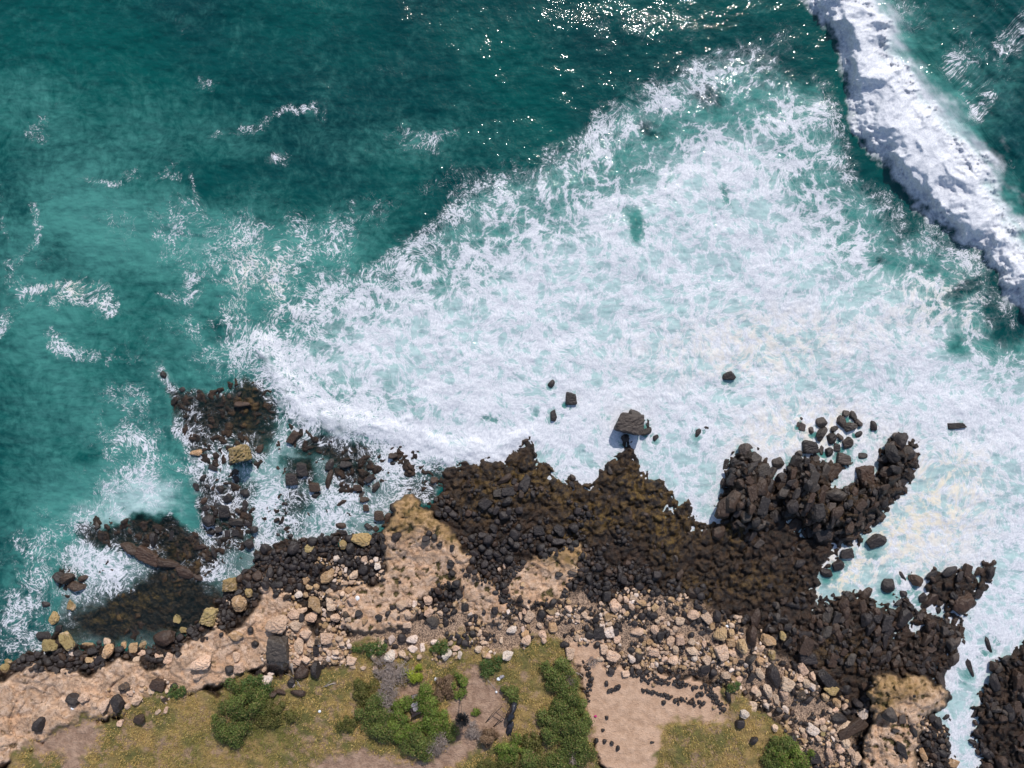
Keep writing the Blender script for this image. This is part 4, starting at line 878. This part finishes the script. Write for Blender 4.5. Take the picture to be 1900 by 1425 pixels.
mat_pole = wood_material('weathered_pole', (0.10, 0.065, 0.04), (0.30, 0.20, 0.13))

def tris_object(name, co, tone, mat, parent=None):
    """co (n,3,3) triangles with one colour each"""
    n = len(co)
    me = mesh_arrays(name, co.reshape(-1, 3), np.arange(n * 3).reshape(n, 3), 3, False)
    at = me.color_attributes.new('tone', 'FLOAT_COLOR', 'POINT')
    at.data.foreach_set('color', np.concatenate([np.repeat(tone, 3, 0), np.ones((n * 3, 1))], 1).astype(np.float32).reshape(-1))
    me.materials.append(mat)
    return link(name, me, parent)
def blades(base, height, lean, width):
    """one pointed triangle per base point"""
    n = len(base)
    a = rng.uniform(0, 2 * np.pi, n)
    side = np.stack([np.cos(a), np.sin(a), np.zeros(n)], 1) * width[:, None]
    b = rng.uniform(0, 2 * np.pi, n)
    tip = base + np.stack([np.cos(b) * lean, np.sin(b) * lean, height], 1)
    return np.stack([base - side, base + side, tip], 1)
def tube(points, radii, seg=6):
    P = np.array(points, float); V_ = []; F_ = []
    for i, p in enumerate(P):
        d = P[min(i + 1, len(P) - 1)] - P[max(i - 1, 0)]; d /= np.linalg.norm(d) + 1e-9
        x = np.cross(d, (0.3, 0.2, 0.93)); x /= np.linalg.norm(x) + 1e-9; y = np.cross(d, x)
        for k in range(seg):
            t = 2 * math.pi * k / seg; V_.append(p + radii[i] * (math.cos(t) * x + math.sin(t) * y))
    for i in range(len(P) - 1):
        for k in range(seg):
            a, b = i * seg + k, i * seg + (k + 1) % seg
            F_.append((a, b, b + seg)); F_.append((a, b + seg, a + seg))
    n = len(P)
    for k in range(1, seg - 1): F_.append((0, k + 1, k)); F_.append(((n - 1) * seg, (n - 1) * seg + k, (n - 1) * seg + k + 1))
    return np.array(V_), np.array(F_)
def join(parts):
    V_, F_, o = [], [], 0
    for v, f in parts: V_.append(v); F_.append(np.array(f) + o); o += len(v)
    return np.concatenate(V_), np.concatenate(F_)
def solid(name, parts, mat, parent=None, smooth=True):
    v, f = join(parts); me = mesh_arrays(name, v, f, 3, smooth); me.materials.append(mat); return link(name, me, parent)
def empty(name, loc, label, cat, group=None):
    o = link(name, None); o.location = loc; tag(o, label, cat, group); return o

GREENS = {'green': ((0.030, 0.048, 0.010), (0.165, 0.200, 0.050)), 'bright': ((0.040, 0.070, 0.008), (0.200, 0.265, 0.050)), 'yellow': ((0.12, 0.15, 0.01), (0.30, 0.34, 0.04)),
          'olive': ((0.05, 0.055, 0.012), (0.15, 0.145, 0.04)), 'grey': ((0.12, 0.09, 0.075), (0.40, 0.33, 0.29)), 'low': ((0.03, 0.06, 0.015), (0.10, 0.15, 0.04)), 'dark': ((0.012, 0.016, 0.012), (0.03, 0.04, 0.03)), 'brown': ((0.10, 0.06, 0.035), (0.24, 0.16, 0.10))}
def shrub(u, v, ru, rv, kind, label, hgt=None, name='shrub', group='shrubs in the scrub above the shore', dens=1.0, ang=0):
    R = (ru + rv) / 2 / PXM
    H = hgt or R * 0.62
    g = float(gz(u, v))
    base = pos(u, v, g + H * 0.6); base.z = g
    root = empty(name, base, label, 'dead bush' if kind == 'grey' else 'shrub', group)
    nl = int(9 + ru * rv / 75)
    lumps = []
    for i in range(nl):
        a = rng.uniform(0, 6.28); q = math.sqrt(rng.random()) * (1 + .14 * math.sin(3 * a + u) + .16 * math.sin(5 * a + v))
        x, y = q * math.cos(a) * ru / PXM * .85, q * math.sin(a) * rv / PXM * .85
        ca, sa = math.cos(math.radians(-ang)), math.sin(math.radians(-ang))
        x, y = x * ca - y * sa, x * sa + y * ca
        z = H * (0.35 + 0.55 * max(0, 1 - q * q) * rng.uniform(.6, 1.15))
        lumps.append((x, y, z, rng.uniform(.12, .40) * min(R, 1.6) + .06))
    n = int(ru * rv * math.pi * (2.2 if kind != 'grey' else 0.36) * dens)
    lu = np.array(lumps)
    pick = rng.integers(0, nl, n)
    d = rng.normal(size=(n, 3)); d[:, 2] = np.abs(d[:, 2]) * 1.0 - 0.25; d /= np.linalg.norm(d, axis=1)[:, None]
    rad = lu[pick, 3] * rng.uniform(.5, 1.15, n) * np.where(rng.random(n) < .12, 1.35, 1)
    c = lu[pick, :3] + d * rad[:, None]; c[:, 2] = np.maximum(c[:, 2], 0.03)
    lo, hi = np.array(GREENS[kind][0]), np.array(GREENS[kind][1])
    lt = rng.random(nl)[pick] * .45 + rng.random(n) * .55
    tone = (lo + (hi - lo) * (lt ** 1.3)[:, None]) * 1.2
    if kind in ('green', 'low', 'olive', 'bright'):
        w = rng.random(n) < .16; tone[w] = np.array((.20, .16, .06)) * rng.uniform(.6, 1.3, (w.sum(), 1))
    if kind == 'grey':
        e = rng.normal(size=(n, 3)); e[:, 2] *= .5; e /= np.linalg.norm(e, axis=1)[:, None]; sz = rng.uniform(.10, .34, n)
        s2 = np.cross(e, (0, 0, 1.)); s2 /= np.linalg.norm(s2, axis=1)[:, None] + 1e-9
        tri = np.stack([c - e * sz[:, None] - s2 * .022, c - e * sz[:, None] + s2 * .022, c + e * sz[:, None]], 1)
    else:
        nn = d + rng.normal(size=(n, 3)) * .55 + (0, 0, .5); nn /= np.linalg.norm(nn, axis=1)[:, None]
        t1 = np.cross(nn, rng.normal(size=(n, 3))); t1 /= np.linalg.norm(t1, axis=1)[:, None]; t2 = np.cross(nn, t1)
        sz = rng.uniform(.06, .125, n)[:, None]
        tri = np.stack([c - t1 * sz, c + t2 * sz * .7, c + t1 * sz * 1.1], 1)
    tris_object('crown', tri, tone, mat_leaf, root)
    tr = []
    for k in range(5):
        a = rng.uniform(0, 6.28); x, y = math.cos(a) * R * .5, math.sin(a) * R * .5
        tr.append(tube([(0, 0, -.1), (x * .4, y * .4, H * .3), (x, y, H * .62)], [.05, .035, .012], 5))
    solid('trunk', tr, mat_wood, root)
    return root

SHRUBS = [(470,1275,40,26,'low','low green shrub right below the square black boulder'),(455,1305,44,30,'green','broad green shrub in the grass, larger of the pair at left'),(427,1352,36,30,'green','round dark green shrub, smaller of the pair at left'),
 (505,1322,36,30,'olive','olive shrub spreading right of the broad green one'),
 (672,1282,24,26,'olive','olive shrub on the seaward side of the scrub thicket'),(690,1318,30,34,'green','green shrub at the left edge of the scrub thicket'),(712,1350,32,26,'green','green shrub in the middle of the scrub thicket'),(745,1322,20,26,'bright','bright green shrub just left of the old armchair'),
 (740,1358,30,24,'bright','bright green shrub below left of the old armchair'),(792,1300,20,30,'bright','bright green shrub just right of the old armchair'),(800,1336,30,32,'bright','tallest bright green shrub below right of the old armchair'),(778,1378,34,30,'green','dark green shrub at the bottom of the scrub thicket'),
 (838,1364,16,18,'green','small green shrub beside the bend of the dirt path'),(852,1274,15,24,'bright','upright green shrub on the left side of the dirt path'),(765,1252,22,14,'yellow','yellow green shrub above the bare clearing'),
 (708,1236,26,18,'grey','grey leafless bush nearest the pale stones'),(738,1246,30,20,'grey','grey leafless bush above the clearing'),(718,1284,18,36,'grey','long grey leafless bush left of the clearing'),(722,1332,14,30,'grey','thin grey leafless bush inside the thicket'),(812,1380,26,24,'grey','grey leafless bush at the lower right of the thicket'),
 (826,1278,18,26,'brown','brown withered bush left of the upright green shrub'),
 (1032,1242,26,24,'green','green shrub nearest the small whitish rock above the sand'),(1045,1274,28,26,'green','green shrub beside the top of the stone wall'),(1058,1312,34,28,'green','green shrub beside the sand, second up the hedge'),(1062,1350,34,30,'green','green shrub in the middle of the hedge by the sand'),
 (1070,1388,34,30,'green','green shrub low in the hedge by the sand'),(1050,1418,40,22,'green','green shrub at the foot of the hedge by the sand'),(1012,1420,30,20,'olive','olive shrub left of the foot of the hedge'),(1018,1344,18,40,'green','narrow green shrub along the left side of the hedge'),
 (1060,1262,14,14,'grey','small grey bush between the top hedge shrubs'),(1074,1352,14,20,'grey','grey dead bush in the middle of the hedge'),(1066,1398,14,26,'grey','grey dead bush low in the hedge'),(1042,1338,8,24,'grey','thin grey dead bush left of the middle of the hedge'),
 (947,1288,18,20,'green','green shrub above the wooden frame'),(946,1392,26,22,'bright','bright green shrub right of the round dry bush'),(975,1410,26,22,'green','green shrub right of the bright one at the bottom edge'),(985,1375,20,18,'olive','olive shrub below the black tarpaulin'),(940,1420,30,16,'olive','olive shrub at the bottom edge below the round dry bush'),
 (883,1320,8,8,'bright','tiny green sprout on the dirt path'),(900,1420,30,12,'olive','olive shrub at the bottom edge left of the bright one'),
 (1470,1408,38,22,'bright','bright green shrub at the inland edge of the boulder field'),(1448,1382,26,20,'green','green shrub beside the dark boulder at the grass corner'),(1435,1412,20,16,'green','green shrub left of the bright one by the boulder field'),
 (872,1352,14,16,'grey','grey leafless bush beside the dirt path'),(888,1362,12,14,'grey','grey twiggy bush against the round dry bush'),(640,1345,20,14,'olive','low olive bush in the dry grass left of the thicket'),(1100,1228,8,8,'grey','little dry bush at the top of the stone wall'),
 (820,1205,20,12,'low','low green plants among the pale stones above the path'),(690,1205,34,10,'low','low green mat between the whitish stones'),(905,1236,26,18,'low','low green patch beside the top of the dirt path'),(330,1282,18,12,'low','low green mat at the back of the ledge'),(1360,1275,12,12,'low','low green tuft at the end of the stone rows')]
for (u, v, ru, rv, kind, label) in SHRUBS:
    flat = kind in ('low', 'olive', 'brown')
    shrub(u, v, ru, rv, kind, label, hgt=(0.35 if flat else None), dens=(0.75 if flat else 1.0), group=('leafless bushes in the scrub' if kind == 'grey' else 'green shrubs above the shore'))

# round dry bush and the sapling in the path
rb = shrub(905, 1370, 17, 19, 'brown', 'round dry brown bush beside the dirt path', hgt=1.1, name='dry_bush', group='leafless bushes in the scrub', dens=2.0)
g = float(gz(853, 1290)); b0 = pos(853, 1292, g)
stem_root = empty('stem', b0, 'thin dark leafless sapling leaning over the dirt path', 'tree')
top = pos(857, 1328, g + 2.4) - b0
solid('trunk', [tube([(0, 0, -.1), tuple(top * .5 + Vector((.05, 0, .1))), tuple(top)], [.05, .035, .02])] , mat_wood, stem_root)
n = 1500; d = rng.normal(size=(n, 3)); d /= np.linalg.norm(d, axis=1)[:, None]
c = np.array(pos(857, 1336, g + 2.6) - b0) + d * rng.uniform(.05, .55, n)[:, None] * (1, 1, .7)
e = d * rng.uniform(.1, .3, n)[:, None]; s2 = np.cross(d, (0, 0, 1.)) * .025
tris_object('crown', np.stack([c - s2, c + s2, c + e], 1), np.tile((.018, .018, .02), (n, 1)) * rng.uniform(.6, 1.5, (n, 1)), mat_leaf, stem_root)  # near-black twiggy head on the thin stem

# ------------------------------------------------------------------ grass: nobody could count it
def scatter_on(mask, n, margin, lo=(-60, 1150), hi=(1960, 1500)):
    us = rng.uniform(lo[0], hi[0], n); vs = rng.uniform(lo[1], hi[1], n)
    return us, vs, samp(mask, us, vs) + 10 * perlin(us / 16, vs / 16, 5) > margin
gus, gvs, ok = scatter_on(D_grass, 260000, 0)
ok &= samp(D_dirt, gus, gvs) + 12 * perlin(gus / 12, gvs / 12, 6) < 2
ok &= samp(D_sand, gus, gvs) < 0
patchy = fbm(gus, gvs, 26, 4, 8)
ok &= patchy > -0.30 * rng.random(len(gus)) + 0.03
gus, gvs, patchy = gus[ok], gvs[ok], patchy[ok]
gzz = gz(gus, gvs); k = (CAM_H - gzz) / CAM_H / PXM
base = np.stack([(gus - 950) * k, (712.5 - gvs) * k, gzz - .02], 1)
M_green = sum(a * blob(*b) for a, b in [(.7,(480,1380,110,50,0)),(.9,(460,1310,80,60,0)),(.5,(700,1330,60,70,0)),(.9,(1050,1330,60,120,0)),(.6,(900,1240,60,40,0)),(.8,(690,1205,60,20,0)),(.6,(330,1400,60,30,0)),(.6,(1440,1400,60,40,0)),(.5,(1280,1400,70,60,0)),(.4,(300,1330,60,40,0)),(.5,(820,1200,50,30,0)),(.3,(600,1400,60,30,0))])
gr_ = np.clip(samp(M_green, gus, gvs) + .55 * fbm(gus, gvs, 34, 4, 9) + rng.normal(0, .16, len(gus)), 0, 1)[:, None]
dry = np.array((.56, .39, .14)); grn = np.array((.19, .20, .045)); straw = np.array((.62, .46, .26))
tone = dry * (1 - gr_) + grn * gr_
sm = rng.random(len(gus)) < .10; tone[sm] = tone[sm] * .5 + straw * .5
tone *= rng.uniform(.6, 1.25, (len(gus), 1))
n = len(gus)
tri = blades(base, rng.uniform(.05, .22, n), rng.uniform(.05, .22, n), rng.uniform(.02, .05, n))
go = tris_object('grass', tri, tone, mat_grass); go['kind'] = 'stuff'

# ------------------------------------------------------------------ small things people and the sea left
def flat_mat(name, a, rough=0.6, b=None, sc=6):
    s = NT(name)
    if b is None: return s.done(s.bsdf(a, rough))
    n = s.noise(s.objpos(), sc, 4, 0.6)
    return s.done(s.bsdf(s.mix(s.ss(n, .35, .65), a, b), rough, s.bump(n, .3, .05)))
mat_black = flat_mat('black_frame', (0.018, 0.014, 0.016), 0.5, (0.05, 0.035, 0.035))
mat_pad = flat_mat('worn_pad', (0.36, 0.34, 0.36), 0.8, (0.14, 0.12, 0.13), 5)
mat_white = flat_mat('litter_white', (0.75, 0.76, 0.78), 0.5, (0.6, 0.62, 0.66), 5)
mat_tarp = flat_mat('black_tarpaulin', (0.012, 0.012, 0.016), 0.35, (0.03, 0.03, 0.04), 4)
mat_pink = flat_mat('litter_magenta', (0.45, 0.02, 0.16), 0.5, (0.35, 0.02, 0.12), 8)
def box(cx, cy, cz, sx, sy, sz, rot=0.0):
    v = np.array([(x, y, z) for x in (-.5, .5) for y in (-.5, .5) for z in (-.5, .5)]) * (sx, sy, sz)
    c, s_ = math.cos(rot), math.sin(rot)
    v = np.stack([v[:, 0] * c - v[:, 1] * s_ + cx, v[:, 0] * s_ + v[:, 1] * c + cy, v[:, 2] + cz], 1)
    f = [(0, 1, 3), (0, 3, 2), (4, 6, 7), (4, 7, 5), (0, 4, 5), (0, 5, 1), (2, 3, 7), (2, 7, 6), (0, 2, 6), (0, 6, 4), (1, 5, 7), (1, 7, 3)]
    return v, np.array(f)

# the old armchair: frame, arms, back, two pads, four legs
g = float(gz(772, 1307)); a0 = empty('armchair', pos(772, 1307, g), 'old black framed armchair with two worn grey pads in the scrub clearing', 'armchair')
a0.rotation_euler = (0, 0, math.radians(22))
o = solid('seat_frame', [box(0, 0, .30, .86, .92, .10)], mat_black, a0, False)
for sx in (-.38, .38):
    for sy in (-.40, .40): solid('leg', [box(sx, sy, .12, .07, .07, .25)], mat_black, a0, False)
for sx in (-.45, .45): solid('arm', [box(sx, 0, .50, .10, .96, .10), box(sx, .42, .38, .08, .08, .2), box(sx, -.42, .38, .08, .08, .2)], mat_black, a0, False)
solid('back', [box(0, -.50, .62, .96, .10, .60)], mat_black, a0, False)
def pad(cx, cy, cz, sx, sy, sz):
    v, f = ico(2); p = np.sign(v) * np.abs(v) ** .45
    return p * (sx / 2, sy / 2, sz / 2) + (cx, cy, cz), f
solid('pad', [pad(-.02, .20, .40, .70, .36, .12)], mat_pad, a0); solid('pad', [pad(.03, -.22, .41, .70, .40, .14)], mat_pad, a0)
# grill rack by the armchair
g = float(gz(771, 1290)); b_ = empty('grill_rack', pos(771, 1290, g), 'small grey slatted grill rack above the old armchair', 'grill rack')
b_.rotation_euler = (0, 0, math.radians(14))
solid('frame', [box(0, .17, .22, .74, .04, .04), box(0, -.17, .22, .74, .04, .04), box(-.36, 0, .22, .04, .36, .04), box(.36, 0, .22, .04, .36, .04)], mat_black, b_, False)
for k in range(6): solid('bar', [box(-.27 + .11 * k, 0, .235, .05, .32, .02)], mat_pad, b_, False)
for sx in (-.34, .34):
    for sy in (-.15, .15): solid('leg', [box(sx, sy, .1, .04, .04, .22)], mat_black, b_, False)

# wooden frame of poles with the black tarpaulin
g = float(gz(920, 1325)); w0 = empty('wooden_frame', pos(920, 1325, g), 'leaning frame of thin wooden poles beside the black tarpaulin', 'pole frame')
def L(u, v, z): return tuple(pos(u, v, g + z) - w0.location)
for p in ([(928, 1306, 1.3), (914, 1324, .9), (901, 1341, .05)], [(941, 1322, 1.3), (928, 1335, .8), (916, 1348, .05)]):
    solid('pole', [tube([L(*q) for q in p], [.035, .04, .045])], mat_pole, w0)
for p in ([(928, 1307, 1.32), (944, 1321, 1.30)], [(919, 1317, 1.05), (937, 1329, 1.02)], [(944, 1320, 1.3), (947, 1326, 0.0)], [(928, 1306, 1.3), (931, 1311, 0.0)]):
    solid('pole', [tube([L(*q) for q in p], [.035, .035])], mat_pole, w0)
def cloth(name, outline, z0, z1, label, mat, seed):
    """crumpled sheet: a fan of rings inside the outline, closed below"""
    us = [p[0] for p in outline]; vs = [p[1] for p in outline]; cu, cv = sum(us) / len(us), sum(vs) / len(vs)
    g = float(gz(cu, cv)); o0 = pos(cu, cv, g)
    ring = 7; V_ = []; F_ = []; m = len(outline)
    for j in range(ring + 1):
        t = j / ring
        for i, (u, v) in enumerate(outline):
            z = z1 + (z0 - z1) * t ** 2 + .10 * float(perlin(np.array([u * .21 + t * 3]), np.array([v * .21 + seed]), seed)[0])
            V_.append(np.array(pos(cu + (u - cu) * t, cv + (v - cv) * t, g + z) - o0))
    for j in range(ring):
        for i in range(m):
            a, b = j * m + i, j * m + (i + 1) % m
            F_ += [(a, b, b + m), (a, b + m, a + m)]
    n0 = len(V_)
    for i in range(m):
        q = V_[ring * m + i]; V_.append(np.array((q[0], q[1], -.02)))
    for i in range(m):
        a, b = ring * m + i, ring * m + (i + 1) % m
        F_ += [(a, b, n0 + (i + 1) % m), (a, n0 + (i + 1) % m, n0 + i)]
    me = mesh_arrays(name, np.array(V_), np.array(F_), 3, True); me.materials.append(mat)
    o = link(name, me); o.location = o0; tag(o, label, name.split('_')[-1] if name != 'tarpaulin' else 'tarpaulin'); return o
cloth('tarpaulin', [(952,1305),(959,1309),(958,1316),(954,1325),(955,1333),(949,1337),(943,1341),(940,1336),(940,1330),(946,1320),(949,1311)][::-1], .9, 1.3, 'black tarpaulin draped from the corner of the wooden frame', mat_tarp, 3)
cloth('shadow_sheet', [(944,1340),(952,1338),(955,1347),(951,1354),(949,1364),(942,1368),(937,1362),(940,1350)][::-1], .05, .25, 'crumpled black sheet standing in for the shadow below the tarpaulin', mat_tarp, 5)  # low black sheet added for the shadow the tarpaulin throws

# driftwood and fallen branches
def stick(pts, r, label, name='driftwood', mat=None, cat='driftwood', twigs=0):
    g = [(u, v, max(float(gz(u, v)), 0) + r + .02) for u, v in pts]
    P_ = [np.array(pos(*q)) for q in g]
    n_ = len(P_); rr = [r * (1 - .6 * i / (n_ - 1)) for i in range(n_)]
    parts = [tube([p - P_[0] for p in P_], rr, 7)]
    for k in range(twigs):
        i = int(rng.integers(0, n_ - 1)); p = P_[i] - P_[0]; q = p + np.array((*rng.normal(0, .45, 2), .12))
        parts.append(tube([p, (p + q) / 2 + rng.normal(0, .04, 3), q], [r * .4, r * .3, r * .12], 5))
    me_v, me_f = join(parts); me = mesh_arrays(name, me_v, me_f, 3, True); me.materials.append(mat or mat_drift)
    o = link(name, me); o.location = P_[0]; return tag(o, label, cat)
stick([(541,1232),(543,1245),(546,1256)], .13, 'bleached driftwood log leaning on the split boulder', twigs=3)
stick([(546,1258),(553,1266),(558,1276)], .06, 'thin driftwood branch lying below the split boulder', twigs=4)
stick([(604,1273),(615,1269),(623,1267)], .07, 'forked bleached driftwood lying in the dry grass', twigs=6)
stick([(905,1262),(914,1272),(921,1281)], .035, 'thin bare branch across the dirt path', twigs=3)
stick([(868,1340),(880,1352),(893,1362)], .04, 'twiggy dead branch lying by the round dry bush', twigs=16)
stick([(1058,1245),(1075,1250),(1088,1262)], .05, 'bare branch lying beside the top of the stone wall', twigs=3)
stick([(862,1322),(872,1338),(884,1346)], .03, 'fallen twiggy branch in the bend of the dirt path', twigs=14)
# litter
def scrap(u, v, w, h, ang, mat, name, cat, label, zz=.06):
    g = float(gz(u, v)); v_, f_ = ico(2)
    p = v_ * (w / PXM / 2, h / PXM / 2, zz) * (1 + .35 * n3(v_, 2.5, int(u)))[:, None]
    me = mesh_arrays(name, p, f_, 3, False); me.materials.append(mat)
    o = link(name, me); o.location = pos(u, v, g + .08); o.rotation_euler = (0, 0, math.radians(ang)); return tag(o, label, cat)
scrap(663, 1110, 8, 9, 20, mat_white, 'plastic_bag', 'litter', 'white crumpled plastic bag on the bare limestone shelf', .12)
scrap(1350, 1162, 13, 5, 10, mat_white, 'foam_board', 'litter', 'white scrap of board wedged between boulders of the boulder field', .08)
scrap(1105, 1329, 5, 4, 0, mat_pink, 'cup', 'litter', 'small magenta scrap lying on the sand', .07)
scrap(925, 1260, 7, 6, 0, mat_white, 'paper_scrap', 'litter', 'white paper scrap at the right edge of the dirt path')
scrap(931, 1256, 10, 6, 20, mat_pad, 'paper_scrap', 'litter', 'greyish flattened bag beside the white paper scrap')
scrap(809, 1260, 6, 6, 0, mat_white, 'paper_scrap', 'litter', 'pale scrap in the grass right of the bare clearing')
scrap(593, 1320, 5, 5, 0, mat_white, 'paper_scrap', 'litter', 'small white scrap alone in the dry grass')
scrap(134, 1315, 6, 3, -30, mat_white, 'paper_scrap', 'litter', 'narrow white scrap under the dark stone on the ledge')
scrap(921, 1284, 4, 4, 0, mat_white, 'paper_scrap', 'litter', 'tiny white scrap in the middle of the dirt path')
